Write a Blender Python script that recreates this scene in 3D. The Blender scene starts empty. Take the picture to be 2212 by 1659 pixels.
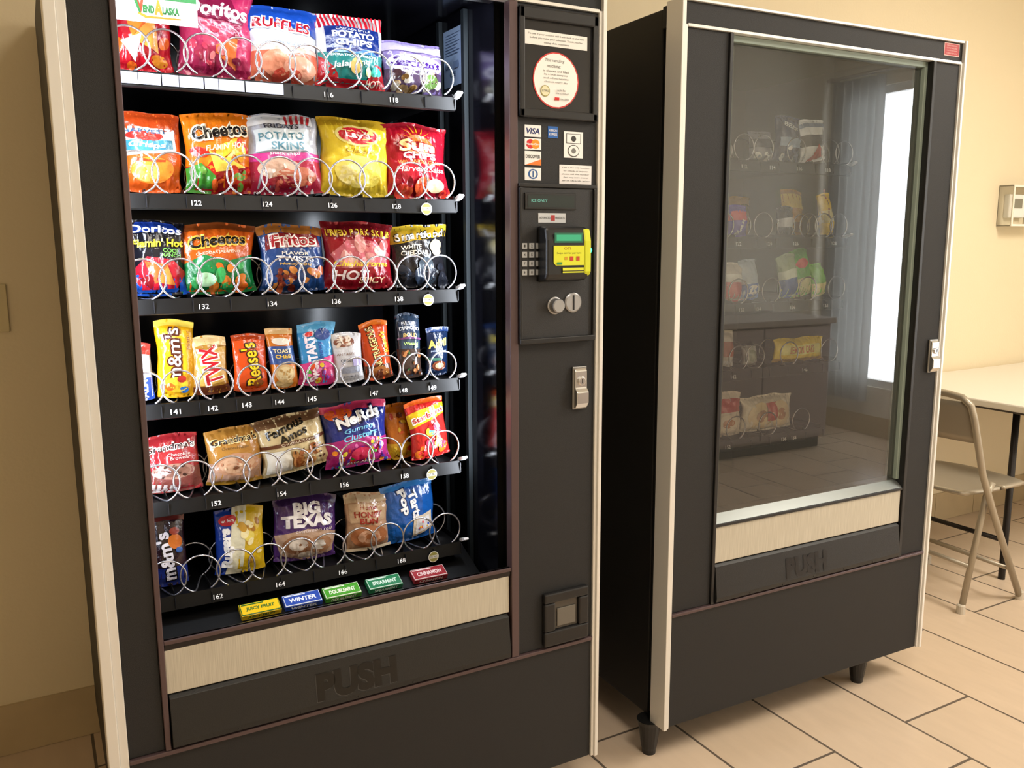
import bpy, bmesh, random
from math import *
from mathutils import Vector, Matrix, noise

sc=bpy.context.scene
col=sc.collection
try: sc.view_settings.view_transform='Standard'
except Exception: pass

# ------------------------------------------------------------------ materials
def lin(c):
    if isinstance(c,str):
        c=c.lstrip('#'); c=[int(c[i:i+2],16) for i in (0,2,4)]
    o=[]
    for v in c:
        v=v/255.0
        o.append(v/12.92 if v<=.04045 else ((v+.055)/1.055)**2.4)
    return (o[0],o[1],o[2],1)
MC={}
def mat(name,c,rough=.5,metal=0,bump=0,bscale=200,emit=0,coat=0,spec=.5,var=0,vscale=3,dist=.004):
    key=(name,str(c),rough,metal,bump,emit,coat)
    if key in MC: return MC[key]
    m=bpy.data.materials.new(name); m.use_nodes=True
    nt=m.node_tree; b=nt.nodes['Principled BSDF']
    b.inputs['Base Color'].default_value=lin(c)
    b.inputs['Roughness'].default_value=rough
    b.inputs['Metallic'].default_value=metal
    b.inputs['Specular IOR Level'].default_value=spec
    b.inputs['Coat Weight'].default_value=coat
    if emit:
        b.inputs['Emission Color'].default_value=lin(c); b.inputs['Emission Strength'].default_value=emit
    tc=None
    if bump or var:
        tc=nt.nodes.new('ShaderNodeTexCoord')
    if bump:
        n=nt.nodes.new('ShaderNodeTexNoise'); n.inputs['Scale'].default_value=bscale; n.inputs['Detail'].default_value=3
        nt.links.new(tc.outputs['Object'],n.inputs['Vector'])
        bp=nt.nodes.new('ShaderNodeBump'); bp.inputs['Strength'].default_value=bump; bp.inputs['Distance'].default_value=dist
        nt.links.new(n.outputs['Fac'],bp.inputs['Height']); nt.links.new(bp.outputs['Normal'],b.inputs['Normal'])
    if var:
        n=nt.nodes.new('ShaderNodeTexNoise'); n.inputs['Scale'].default_value=vscale
        nt.links.new(tc.outputs['Object'],n.inputs['Vector'])
        mx=nt.nodes.new('ShaderNodeMix'); mx.data_type='RGBA'
        l=lin(c)
        mx.inputs['A'].default_value=tuple(x*(1-var) for x in l[:3])+(1,)
        mx.inputs['B'].default_value=tuple(min(1,x*(1+var)) for x in l[:3])+(1,)
        nt.links.new(n.outputs['Fac'],mx.inputs['Factor']); nt.links.new(mx.outputs['Result'],b.inputs['Base Color'])
    MC[key]=m; return m
def film(c): return mat('packet_film',c,rough=.20,bump=.7,bscale=42,coat=.35,dist=.007)
def ink(c): return mat('printed_ink',c,rough=.24,bump=.6,bscale=42,coat=.3,dist=.007)
def flat(c): return mat('flat_print',c,rough=.5)
def glassmat(name,ior,tint,haze):
    m=bpy.data.materials.new(name); m.use_nodes=True; nt=m.node_tree; nt.nodes.clear()
    o=nt.nodes.new('ShaderNodeOutputMaterial'); t=nt.nodes.new('ShaderNodeBsdfTransparent'); t.inputs[0].default_value=tint
    g=nt.nodes.new('ShaderNodeBsdfGlossy'); g.inputs['Roughness'].default_value=.0; g.inputs[0].default_value=(1,1,1,1)
    f=nt.nodes.new('ShaderNodeFresnel'); f.inputs['IOR'].default_value=ior
    mx=nt.nodes.new('ShaderNodeMixShader')
    nt.links.new(f.outputs[0],mx.inputs[0]); nt.links.new(t.outputs[0],mx.inputs[1]); nt.links.new(g.outputs[0],mx.inputs[2])
    out=mx.outputs[0]
    if haze:
        d=nt.nodes.new('ShaderNodeBsdfDiffuse'); d.inputs[0].default_value=(.80,.80,.76,1)
        m2=nt.nodes.new('ShaderNodeMixShader'); m2.inputs[0].default_value=haze
        nt.links.new(out,m2.inputs[1]); nt.links.new(d.outputs[0],m2.inputs[2]); out=m2.outputs[0]
    nt.links.new(out,o.inputs[0]); return m

BLACK=mat('textured_black_paint','#242425',rough=.55,bump=.35,bscale=900,spec=.35)
BLACK2=mat('black_plastic','#19191a',rough=.4)
BODY=mat('black_cabinet_paint','#0f0f10',rough=.55)
LINER=mat('dark_liner','#0a0a0f',rough=.16,spec=.4)
LINERB=mat('grey_liner','#504c46',rough=.5)
ALU=mat('pale_aluminium','#ebe9e4',rough=.32,metal=.3)
GREYALU=mat('grey_aluminium','#9aa0a0',rough=.3,metal=.7)
BROWN=mat('mauve_brown_trim','#5b4a4c',rough=.35,metal=.3)
CHROME=mat('chrome','#d6d6d6',rough=.2,metal=.9)
WIRE=mat('spiral_wire','#bcbcc4',rough=.2,metal=.9)
SHELF=mat('shelf_black','#060607',rough=.45,spec=.3)
RUBBER=mat('rubber','#151515',rough=.8)
WHITEP=mat('white_plastic','#e8e8ea',rough=.4)

# ------------------------------------------------------------------ mesh builder
class MB:
    def __init__(s): s.v=[];s.f=[];s.mi=[];s.mats=[]
    def m(s,mt):
        if mt not in s.mats: s.mats.append(mt)
        return s.mats.index(mt)
    def add(s,vs,fs,mt):
        o=len(s.v); s.v+= [tuple(v) for v in vs]; k=s.m(mt)
        for f in fs: s.f.append([i+o for i in f]); s.mi.append(k)
        return s
    def box(s,x0,x1,y0,y1,z0,z1,mt):
        v=[(x0,y0,z0),(x1,y0,z0),(x1,y1,z0),(x0,y1,z0),(x0,y0,z1),(x1,y0,z1),(x1,y1,z1),(x0,y1,z1)]
        return s.add(v,[(0,3,2,1),(4,5,6,7),(0,1,5,4),(1,2,6,5),(2,3,7,6),(3,0,4,7)],mt)
    def prism(s,prof,x0,x1,mt):
        n=len(prof); v=[(x0,y,z) for y,z in prof]+[(x1,y,z) for y,z in prof]
        f=[tuple(range(n-1,-1,-1)),tuple(range(n,2*n))]+[(i,(i+1)%n,n+(i+1)%n,n+i) for i in range(n)]
        return s.add(v,f,mt)
    def slab(s,outline,z0,z1,mt):
        n=len(outline); v=[(x,y,z0) for x,y in outline]+[(x,y,z1) for x,y in outline]
        f=[tuple(range(n-1,-1,-1)),tuple(range(n,2*n))]+[(i,(i+1)%n,n+(i+1)%n,n+i) for i in range(n)]
        return s.add(v,f,mt)
    def lathe(s,p,axis,prof,mt,n=24):
        a=Vector(axis).normalized(); t=Vector((0,0,1)) if abs(a.z)<.9 else Vector((1,0,0))
        u=a.cross(t).normalized(); w=a.cross(u)
        vs=[];fs=[]
        for d,r in prof:
            for i in range(n):
                an=2*pi*i/n; vs.append(Vector(p)+a*d+(u*cos(an)+w*sin(an))*r)
        for j in range(len(prof)-1):
            for i in range(n):
                fs.append((j*n+i,j*n+(i+1)%n,(j+1)*n+(i+1)%n,(j+1)*n+i))
        fs.append(tuple(range(n-1,-1,-1))); k=(len(prof)-1)*n; fs.append(tuple(range(k,k+n)))
        return s.add(vs,fs,mt)
    def tube(s,pts,r,mt,n=8,closed=False):
        pts=[Vector(p) for p in pts]; N=len(pts); vs=[];fs=[]
        up=None
        for i,p in enumerate(pts):
            a=pts[i-1] if i>0 else (pts[-1] if closed else p); b=pts[(i+1)%N] if (i<N-1 or closed) else p
            t=(b-a).normalized()
            if up is None:
                up=Vector((0,0,1)) if abs(t.z)<.9 else Vector((1,0,0))
            up=(up-t*up.dot(t)).normalized(); w=t.cross(up)
            for k in range(n):
                an=2*pi*k/n; vs.append(p+(up*cos(an)+w*sin(an))*r)
        R=N if closed else N-1
        for i in range(R):
            j=(i+1)%N
            for k in range(n): fs.append((i*n+k,i*n+(k+1)%n,j*n+(k+1)%n,j*n+k))
        if not closed:
            fs.append(tuple(range(n-1,-1,-1))); fs.append(tuple(range((N-1)*n,N*n)))
        return s.add(vs,fs,mt)
    def mesh(s,name,smooth=False):
        me=bpy.data.meshes.new(name); me.from_pydata(s.v,[],s.f); me.update()
        for m in s.mats: me.materials.append(m)
        me.polygons.foreach_set('material_index',s.mi)
        if smooth: me.polygons.foreach_set('use_smooth',[True]*len(me.polygons))
        return me
    def obj(s,name,parent=None,loc=(0,0,0),bevel=0,smooth=False,label=None,cat=None,kind=None,group=None,fixn=True):
        me=s.mesh(name,smooth)
        if fixn:
            bm=bmesh.new(); bm.from_mesh(me); bmesh.ops.recalc_face_normals(bm,faces=bm.faces); bm.to_mesh(me); bm.free()
        ob=bpy.data.objects.new(name,me); col.objects.link(ob); ob.location=loc
        if parent: ob.parent=parent
        if bevel:
            b=ob.modifiers.new('bevel','BEVEL'); b.width=bevel; b.segments=2; b.limit_method='ANGLE'; b.angle_limit=radians(40)
        if label: ob['label']=label
        if cat: ob['category']=cat
        if kind: ob['kind']=kind
        if group: ob['group']=group
        return ob

def empty(name,loc,rz=0,label=None,cat=None,group=None):
    e=bpy.data.objects.new(name,None); col.objects.link(e); e.location=loc; e.rotation_euler=(0,0,rz); e.empty_display_size=.1
    if label: e['label']=label
    if cat: e['category']=cat
    if group: e['group']=group
    return e
class Frame:
    def __init__(s,origin,rz,base,label):
        s.M=Matrix.Translation(origin)@Matrix.Rotation(rz,4,'Z'); s.rz=rz
        s.off=Vector(base); s.e=empty('vending_machine',s.M@s.off,rz,label,'vending machine',group='snack vending machines')
    def part(s,mb,name,**k): return mb.obj(name,parent=s.e,loc=-s.off,**k)
    def sub(s,mb,name,parent,**k): return mb.obj(name,parent=parent,**k)

# ------------------------------------------------------------------ printed art
TC={}
def textgeo(t,bold=0,shear=0):
    k=(t,bold,shear)
    if k in TC: return TC[k]
    cu=bpy.data.curves.new('tmp','FONT'); cu.body=t; cu.size=1; cu.offset=bold; cu.shear=shear; cu.resolution_u=3
    ob=bpy.data.objects.new('tmp',cu); col.objects.link(ob)
    me=bpy.data.meshes.new_from_object(ob)
    vs=[(v.co.x,v.co.y) for v in me.vertices]; fs=[tuple(p.vertices) for p in me.polygons]
    bpy.data.objects.remove(ob); bpy.data.curves.remove(cu); bpy.data.meshes.remove(me)
    x0=min(v[0] for v in vs);x1=max(v[0] for v in vs);y0=min(v[1] for v in vs);y1=max(v[1] for v in vs)
    TC[k]=([((x-x0)/(x1-x0)-.5,(y-y0)/(y1-y0)-.5) for x,y in vs],fs); return TC[k]
def subdiv(vs,fs,L):
    bm=bmesh.new(); bv=[bm.verts.new((x,y,0)) for x,y in vs]
    for f in fs:
        try: bm.faces.new([bv[i] for i in f])
        except ValueError: pass
    bmesh.ops.triangulate(bm,faces=bm.faces[:])
    for it in range(4):
        lg=[e for e in bm.edges if e.calc_length()>L]
        if not lg: break
        bmesh.ops.subdivide_edges(bm,edges=lg,cuts=1); bmesh.ops.triangulate(bm,faces=bm.faces[:])
    bm.verts.index_update()
    o=([(v.co.x,v.co.y) for v in bm.verts],[tuple(v.index for v in f.verts) for f in bm.faces]); bm.free(); return o
def R(u0,v0,u1,v1,c): return ('R',u0,v0,u1,v1,c)
def E(u,v,ru,rv,c): return ('E',u,v,ru,rv,c)
def P(pts,c): return ('P',pts,c)
def T(t,u,v,w,h,c,bold=.01,shear=0,rot=0): return ('T',t,u,v,w,h,c,bold,shear,rot)
def S(n,u0,v0,u1,v1,r,cs,seed=1): return ('S',n,u0,v0,u1,v1,r,cs,seed)
def art(mb,ops,w,h,fn,inkf,L=.006,base=.0010,step=.0004,sub=True):
    ly=0
    for op in ops:
        geos=[]
        if op[0]=='R':
            _,u0,v0,u1,v1,c=op
            if sub:
                nx=max(1,int(abs(u1-u0)*w/L)+1); nz=max(1,int(abs(v1-v0)*h/L)+1)
            else: nx=nz=1
            vs=[((u0+(u1-u0)*i/nx)*w,(v0+(v1-v0)*j/nz)*h) for j in range(nz+1) for i in range(nx+1)]
            fs=[(j*(nx+1)+i,j*(nx+1)+i+1,(j+1)*(nx+1)+i+1,(j+1)*(nx+1)+i) for j in range(nz) for i in range(nx)]
            geos.append((vs,fs,c))
        elif op[0] in 'ES':
            if op[0]=='E': es=[(op[1],op[2],op[3],op[4],op[5],0)]
            else:
                rnd=random.Random(op[8]); es=[]
                for i in range(op[1]):
                    r=op[6]*rnd.uniform(.6,1.2)
                    es.append((rnd.uniform(op[2],op[4]),rnd.uniform(op[3],op[5]),r,r*rnd.uniform(.45,.9)*w/h,rnd.choice(op[7]),rnd.uniform(0,3)))
            for (u,v,ru,rv,c,ro) in es:
                n=22; K=4 if (sub and ru*w>.02) else (2 if (sub and ru*w>.009) else 1)
                vs=[(u*w,v*h)]; fs=[]
                for k in range(1,K+1):
                    for i in range(n):
                        a=2*pi*i/n; x=cos(a)*ru*w*k/K; y=sin(a)*rv*h*k/K
                        vs.append((u*w+x*cos(ro)-y*sin(ro) if ro else u*w+x, v*h+x*sin(ro)+y*cos(ro) if ro else v*h+y))
                for i in range(n): fs.append((0,1+i,1+(i+1)%n))
                for k in range(K-1):
                    for i in range(n):
                        a=1+k*n+i;b=1+k*n+(i+1)%n; fs.append((a,a+n,b+n,b))
                geos.append((vs,fs,c))
        elif op[0]=='P':
            vs=[(u*w,v*h) for u,v in op[1]]; fs=[tuple(range(len(vs)))]
            if sub: vs,fs=subdiv(vs,fs,L)
            geos.append((vs,fs,op[2]))
        elif op[0]=='T':
            _,t,u,v,tw,th,c,bold,shear,rot=op
            vs,fs=textgeo(t,bold,shear)
            ra=radians(rot)
            if abs(sin(ra))>.7: a,b=tw*h,th*w
            else: a,b=tw*w,th*h
            vs=[(u*w+x*a*cos(ra)-y*b*sin(ra), v*h+x*a*sin(ra)+y*b*cos(ra)) for x,y in vs]
            if sub: vs,fs=subdiv(vs,fs,L)
            geos.append((vs,fs,c))
        for vs,fs,c in geos:
            off=base+step*ly
            mb.add([fn(x,y,off) for x,y in vs],fs,inkf(c))
            if op[0]=='S': ly+=.15
        ly+=1
    return mb
def decal(F,name,parent,y,x0,z0,x1,z1,ops,base=.0006,label=None,bg=None):
    w=x1-x0;h=z1-z0
    mb=MB()
    if bg: mb.box(x0,x1,y-.0006,y,z0,z1,flat(bg)); base=.0009
    art(mb,ops,w,h,lambda x,z,o:(x0+x,y-o,z0+z),flat,sub=False,base=base,step=.0002)
    ob=mb.obj(name,parent=parent,fixn=False,loc=(0,0,0) if parent!=F.e else -F.off)
    if label: ob['label']=label
    return ob

# ------------------------------------------------------------------ packets
def packet(name,F,xc,y,zb,w,h,Tk,base,ops,roll=0,lean=4,label='',cat='snack',group=None,seed=0,seal=.05,yaw=0,tip=None):
    sd=seed*5.37
    def fn(x,z,off,side=-1):
        u=min(1,max(-1,(x/w)*2-1)); v=min(1,max(0,z/h))
        vv=min(1,max(0,(v-seal)/(1-2*seal)))
        pv=max(0,1-abs(2*vv-1)**2.6)**.6
        pv*= (1.14-.34*vv)
        pu=max(0,1-abs(u)**2.6)**.75
        pinch=1-.07*min(1,pv)
        nz_=noise.noise(Vector((z*14,sd,1.3)))
        X=(u*.5*w)*pinch*(1+.06*noise.noise(Vector((z*22,sd,9.1))))+nz_*.006*min(1,w/.1)
        edge=(abs(2*v-1)**3)*.9+.5
        wr=noise.noise(Vector((x*75+sd,z*24+sd,sd*.3)))*.0068*edge+noise.noise(Vector((x*60+z*70+sd,z*45-x*40,sd)))*.0034
        cr=max(0,1-vv*3.2)+max(0,(vv-.70)*3.2)
        wr+=.0028*cr*sin(x*(520 if w>.09 else 700)+3*noise.noise(Vector((x*40,z*10,sd))))
        wr*=min(1,pu*2.0)*(.30+.70*min(1,pv*1.5))
        Y=side*(Tk*pu*pv)*(1 if side<0 else .8)+(-wr if side<0 else wr)*(1 if Tk>.018 else .55)
        Y+=-.004*sin(v*2.5)
        zz=z+(.008*noise.noise(Vector((x*18,sd,4.4)))-.004*u*u)*v*min(1,h/.1)+.004*u*u*(1-v)*min(1,h/.1)
        return (X,Y-off,zz)
    nx=int(max(10,w/.0038)); nz=int(max(14,h/.0042))
    mb=MB()
    for side in (-1,1):
        vs=[]
        for j in range(nz+1):
            for i in range(nx+1):
                q=fn(w*i/nx,h*j/nz,0,side)
                if i in (0,nx): q=(q[0],fn(w*i/nx,h*j/nz,0,-1)[1],q[2])
                vs.append(q)
        fs=[(j*(nx+1)+i,j*(nx+1)+i+1,(j+1)*(nx+1)+i+1,(j+1)*(nx+1)+i) for j in range(nz) for i in range(nx)]
        if side>0: fs=[f[::-1] for f in fs]
        mb.add(vs,fs,film(base))
    ob=mb.obj(name,smooth=True,fixn=False)
    bm=bmesh.new(); bm.from_mesh(ob.data); bmesh.ops.remove_doubles(bm,verts=bm.verts,dist=.0002); bm.to_mesh(ob.data); bm.free()
    rot=Matrix.Rotation(F.rz+radians(yaw),4,'Z')@Matrix.Rotation(radians(-lean),4,'X')@Matrix.Rotation(radians(roll),4,'Y')
    ob.matrix_world=Matrix.Translation(F.M@Vector((xc,y,zb+abs(sin(radians(roll)))*w*.45)))@rot
    ob['label']=label; ob['category']=cat
    if group: ob['group']=group
    m2=art(MB(),ops,w,h,fn,ink)
    if m2.v:
        m2.obj('printed_label',parent=ob,smooth=True,fixn=False)
    return ob

# ------------------------------------------------------------------ coil
def coil_mesh(Rr,turns=1.9,pitch=.085,wire=.0020,hand=1):
    pts=[]; n=40
    for i in range(int(turns*n)+1):
        th=2*pi*i/n; k=int(i//n)
        fr=(i/n)-k
        s=0.0
        if fr>.86: s=(fr-.86)/.14; s=s*s*(3-2*s)
        a=-pi/2+th*hand+.45*hand
        pts.append((cos(a)*Rr,(k+s)*pitch,Rr+sin(a)*Rr))
    return MB().tube(pts,wire,WIRE,n=6).mesh('spiral_coil',smooth=True)
CM={}
def coil(F,shelf,x,y,z,r,hand=1,turns=1.9):
    k=(r,hand,turns)
    if k not in CM: CM[k]=coil_mesh(r,turns=turns,hand=hand)
    o=bpy.data.objects.new('spiral_coil',CM[k]); col.objects.link(o); o.parent=shelf; o.location=(x,y,z+.003); return o

# ------------------------------------------------------------------ vending machine
def machine(F,L,Rr,wl,wr,cl,lit,beige_r):
    top=1.893; bot=.097
    tl=.034 if lit else .020; tr=.017
    b=MB()
    b.box(L+.012,wl-.034,.078,.87,bot,1.885,BODY)
    lm=LINER if lit else LINERB
    b.box(wr-.004,Rr-.012,.078,.87,bot,1.885,BODY)
    b.box(wl-.034,wr-.004,.72,.87,bot,1.885,BODY)
    b.box(wl-.034,wr-.004,.078,.72,1.86,1.885,BODY)
    b.box(wl-.034,wr-.004,.078,.72,bot,.50,BODY)
    F.part(b,'cabinet',bevel=.003)
    li=MB()
    li.box(wl-.034,wl-.032,.08,.72,.50,1.86,lm); li.box(wr-.006,wr-.004,.05,.72,.50,1.86,lm)
    li.box(wl-.032,wr-.006,.716,.72,.50,1.86,lm); li.box(wl-.032,wr-.006,.08,.716,1.856,1.86,lm)
    li.box(wl-.032,wr-.006,.05,.716,.50,.504,lm)
    F.part(li,'interior_liner')
    d=MB()
    d.box(L+tl,wl-.010,0,.07,.412,1.830,BLACK)
    d.box(cl,Rr-tr,0,.045,.412,1.830,BLACK)
    d.box(cl+.0,Rr-tr,.045,.07,.412,1.830,BLACK2)
    d.box(L+.004,Rr-.004,.0,.07,1.838,top-.006,BLACK)
    F.part(d,'door',bevel=.002)
    k=MB(); k.box(L+tl,Rr-tr,0,.07,bot,.402,BLACK); F.part(k,'kick_panel',bevel=.003)
    for q in ((L+.018,wl-.03),(wr,Rr-.02)):
        g=MB(); g.box(q[0],q[1],.07,.078,bot+.01,1.88,RUBBER); F.part(g,'door_gasket')
    t=MB()
    t.box(L,L+tl*.55,-.010,.05,bot,top,ALU); t.box(L+tl*.55,L+tl,-.005,.05,bot,1.835,ALU)
    F.part(t,'edge_trim',bevel=.0015,label='pale aluminium door edge trim')
    t=MB(); t.box(Rr-tr,Rr-tr*.55,-.005,.05,bot,1.835,ALU); t.box(Rr-tr*.55,Rr,-.010,.05,bot,top,ALU)
    F.part(t,'edge_trim',bevel=.0015,label='pale aluminium door edge trim')
    t=MB(); t.box(L+.012,Rr-.010,-.007,.06,top-.006,top,ALU); F.part(t,'edge_trim',bevel=.001)
    t=MB(); t.box(L+tl,Rr-tr,-.006,.02,1.8305,1.8375,ALU); F.part(t,'edge_trim',bevel=.001)
    t=MB(); t.box(L+tl,Rr-tr,-.007,.02,.4025,.4115,BROWN); F.part(t,'edge_trim',bevel=.002,label='mauve brown trim strip')
    fm=BROWN if lit else BLACK2
    w=MB()
    w.box(wl-.010,wl,-.006,.05,.412,1.830,fm); w.box(wr,cl,-.006,.018 if lit else .05,.412,1.830,fm)
    w.box(wl,wr,-.004,.006,.619,.6275,fm)
    if lit: w.prism([(-.002,.6275),(.006,.6275),(.034,.616),(.034,.606),(.0,.606)],wl,wr,mat('dark_sill','#2a2627',rough=.25,metal=.4))
    else: w.prism([(-.002,.6275),(.05,.6275),(.05,.652),(.028,.650)],wl,wr,GREYALU)
    if not lit:
        w.box(wl,wl+.012,.012,.045,.65,1.830,fm); w.box(wr-.012,wr,.012,.045,.65,1.830,mat('green_seal','#8f9e95',rough=.4))
        w.box(wl,wr,.012,.045,1.815,1.830,mat('green_seal','#8f9e95',rough=.4))
    F.part(w,'window_frame',bevel=.0015)
    if not lit:
        gl=MB(); gl.add([(wl,.024,.645),(wr,.024,.645),(wr,.024,1.832),(wl,.024,1.832)],[(0,1,2,3)],GLASS_B)
        F.part(gl,'glass_pane',fixn=False)
        for q in ((wl+.012,wl+.034,.66,1.81),(wr-.034,wr-.012,.66,1.81)):
            ie=MB(); ie.box(q[0],q[1],.03,.034,q[2],q[3],mat('hazy_edge','#56605a',rough=.4)); F.part(ie,'inner_window_seal')
    s=MB(); s.box(wl,beige_r,.0,.012,.521,.618,BEIGE); F.part(s,'accent_panel',bevel=.002,label='beige brushed accent panel')
    hs=MB(); hs.box(wl,beige_r,.035,.07,.412,.520,BLACK2); F.part(hs,'flap_housing')
    fl=MB(); fl.prism([(.004,.518),(-.004,.512),(-.014,.430),(-.012,.418),(.0,.414),(.022,.414),(.03,.518)],wl+.003,beige_r-.003,FLAP)
    for i in range(1,6):
        xx=wl+(beige_r-wl)*i/6
        fl.box(xx-.0008,xx+.0008,-.0145,-.002,.420,.424,FLAP)
    flo=F.part(fl,'delivery_flap',bevel=.003,label='black plastic delivery flap marked PUSH')
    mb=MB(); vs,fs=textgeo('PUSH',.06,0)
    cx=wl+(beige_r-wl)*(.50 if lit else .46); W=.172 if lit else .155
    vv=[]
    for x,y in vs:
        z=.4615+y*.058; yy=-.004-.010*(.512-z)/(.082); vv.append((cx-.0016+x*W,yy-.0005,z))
    mb.add(vv,fs,mat('emboss_painted_light','#48484b' if lit else '#29292a',rough=.4))  # paler offset copy of the letters paints a light edge for the embossing
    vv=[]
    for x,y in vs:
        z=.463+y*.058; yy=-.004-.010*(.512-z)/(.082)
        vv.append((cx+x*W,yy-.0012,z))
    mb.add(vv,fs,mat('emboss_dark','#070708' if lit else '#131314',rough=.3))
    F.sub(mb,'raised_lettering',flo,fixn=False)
    lx=(L+.10,Rr-.16) if lit else (.035,.83)
    for x in lx:
        for y in (.06,.80):
            F.part(MB().lathe((x,y,0),(0,0,1),[(0,.018),(.012,.019),(.02,.021),(.085,.030),(bot,.034)],BLACK2,n=18),'leg',smooth=False)
def beigemat():
    m=mat('beige_brushed_panel','#c5bda8',rough=.5); nt=m.node_tree; b=nt.nodes['Principled BSDF']
    tc=nt.nodes.new('ShaderNodeTexCoord'); mp=nt.nodes.new('ShaderNodeMapping'); mp.inputs['Scale'].default_value=(520,520,14)
    n=nt.nodes.new('ShaderNodeTexNoise'); n.inputs['Scale'].default_value=1; n.inputs['Detail'].default_value=4
    cr=nt.nodes.new('ShaderNodeValToRGB'); cr.color_ramp.elements[0].color=lin('#b8b09f'); cr.color_ramp.elements[1].color=lin('#cdc6b6'); cr.color_ramp.elements[0].position=.3; cr.color_ramp.elements[1].position=.7
    nt.links.new(tc.outputs['Object'],mp.inputs[0]); nt.links.new(mp.outputs[0],n.inputs['Vector']); nt.links.new(n.outputs['Fac'],cr.inputs[0]); nt.links.new(cr.outputs[0],b.inputs['Base Color'])
    return m
BEIGE=beigemat()
FLAP=mat('flap_plastic','#1c1d1e',rough=.45,bump=.15,bscale=500)
GLASS_B=glassmat('hazy_glass',1.72,(.97,.99,.97,1),.038)

A=Frame((0,0,0),0,(.59,.43,0),'black snack vending machine with lit interior and full glass front')
B=Frame((1.31,0,0),radians(-1.35),(.53,.43,0),'unlit black snack vending machine with sparse stock beside folding chair')
machine(A,.055,1.131,.162,.893,.912,True,.889)
machine(B,.028,1.028,.184,.896,.908,False,.893)

# shelves -----------------------------------------------------------
def shelf(F,x0,x1,zt,nums,white=False,clip=True,numh=.0100):
    s=MB(); s.box(x0,x1,.155,.70,zt-.004,zt,SHELF)
    sh=F.part(s,'shelf')
    p=MB(); p.prism([(.146,zt-.024),(.150,zt-.026),(.156,zt-.026),(.156,zt+.004),(.152,zt+.004)],x0,x1,SHELF)
    F.sub(p,'price_strip',sh)
    n=int((x1-x0)/.067)
    dv=MB()
    for i in range(n+1):
        xx=x0+(x1-x0)*i/n; dv.box(xx-.0008,xx+.0008,.16,.69,zt,zt+.012,SHELF); dv.box(xx-.0006,xx+.0006,.1445,.151,zt-.022,zt,mat('seam_grey','#1c1c20',rough=.4))
    F.sub(dv,'divider_rail',sh)
    for x,t in nums:
        mb=MB(); vs,fs=textgeo(t,.012,0); w=.0062*len(t)
        mb.add([(x+a*w,.1462-.0006+(-.0012 if b<0 else 0),zt-.0125+b*numh) for a,b in vs],fs,mat('number_white','#e8e8ea',rough=.5,emit=.15 if F is A else 0))  # numbers in the lit machine get a faint glow of their own
        F.sub(mb,'slot_number',sh,fixn=False)
    if clip:
        c=MB(); c.prism([(.150,zt+.004),(.135,zt+.012),(.138,zt+.016),(.160,zt+.009),(.165,zt+.002)],x1+.002,x1+.014,WHITEP); F.sub(c,'shelf_clip',sh)
    return sh
AZ=[1.655,1.437,1.240,1.038,.843,.646]
AN=[[(.427+.133,'116'),(.70,'118')],[(.293,'122'),(.427,'124'),(.560,'126'),(.700,'128')],[(.295,'132'),(.427,'134'),(.560,'136'),(.700,'138')],
 [(.238-.008,'141'),(.300,'142'),(.366,'143'),(.432,'144'),(.500,'145'),(.637,'147'),(.705,'148'),(.775,'149')],
 [(.295,'152'),(.427,'154'),(.563,'156'),(.703,'158')],[(.287,'162'),(.415,'164'),(.552,'166'),(.690,'168')]]
ASH=[shelf(A,.134,.842,z,n) for z,n in zip(AZ,AN)]
decal(A,'painted_glare_strip',ASH[0],.1455,.17,1.655-.020,.47,1.655,[R(i*.25+.004,0,i*.25+.246,1,'#ccd3f0') for i in range(4)])  # pale segments paint the whitish glare along the top price strip
for r in (1,2,4,5):
    z=AZ[r]
    decal(A,'round_sticker',ASH[r],.143,.755,z-.030,.781,z-.004,[E(.5,.5,.5,.5,'#e2dfd4'),E(.5,.5,.43,.43,'#98914a'),R(.12,.36,.88,.64,'#e4e1d2'),T('EST PRO',.5,.5,.66,.18,'#333333')])
WC=[.2235,.3585,.490,.626,.768]
for r in (0,1,2,4,5):
    for c in WC:
        for sg in (-1,1):
            coil(A,ASH[r],c+sg*.0325,.148,AZ[r],.0385,hand=sg)
NC=[.180,.240,.309,.384,.454,.524,.597,.667,.738,.803]
for c in NC: coil(A,ASH[3],c,.148,AZ[3],.0325)
for y in (.17,.30,.62):
    rl=MB(); rl.box(.876,.886,y,y+.014,.52,1.85,mat('rail_grey','#1b2226',rough=.5,metal=.3)); A.part(rl,'shelf_rail')
gt=MB(); gt.prism([(.108,.574),(.115,.570),(.24,.625),(.24,.630),(.116,.577),(.108,.583)],.165,.875,SHELF); A.part(gt,'gum_tray')
LT=mat('lamp_tube','#dfe8ff',emit=5)
lt=MB(); lt.tube([(.17,.062,1.848),(.88,.062,1.848)],.007,LT,n=10); A.part(lt,'lamp_tube')
lt=MB(); lt.tube([(.140,.105,.70),(.140,.105,1.82)],.006,LT,n=10); A.part(lt,'lamp_tube')

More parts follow.
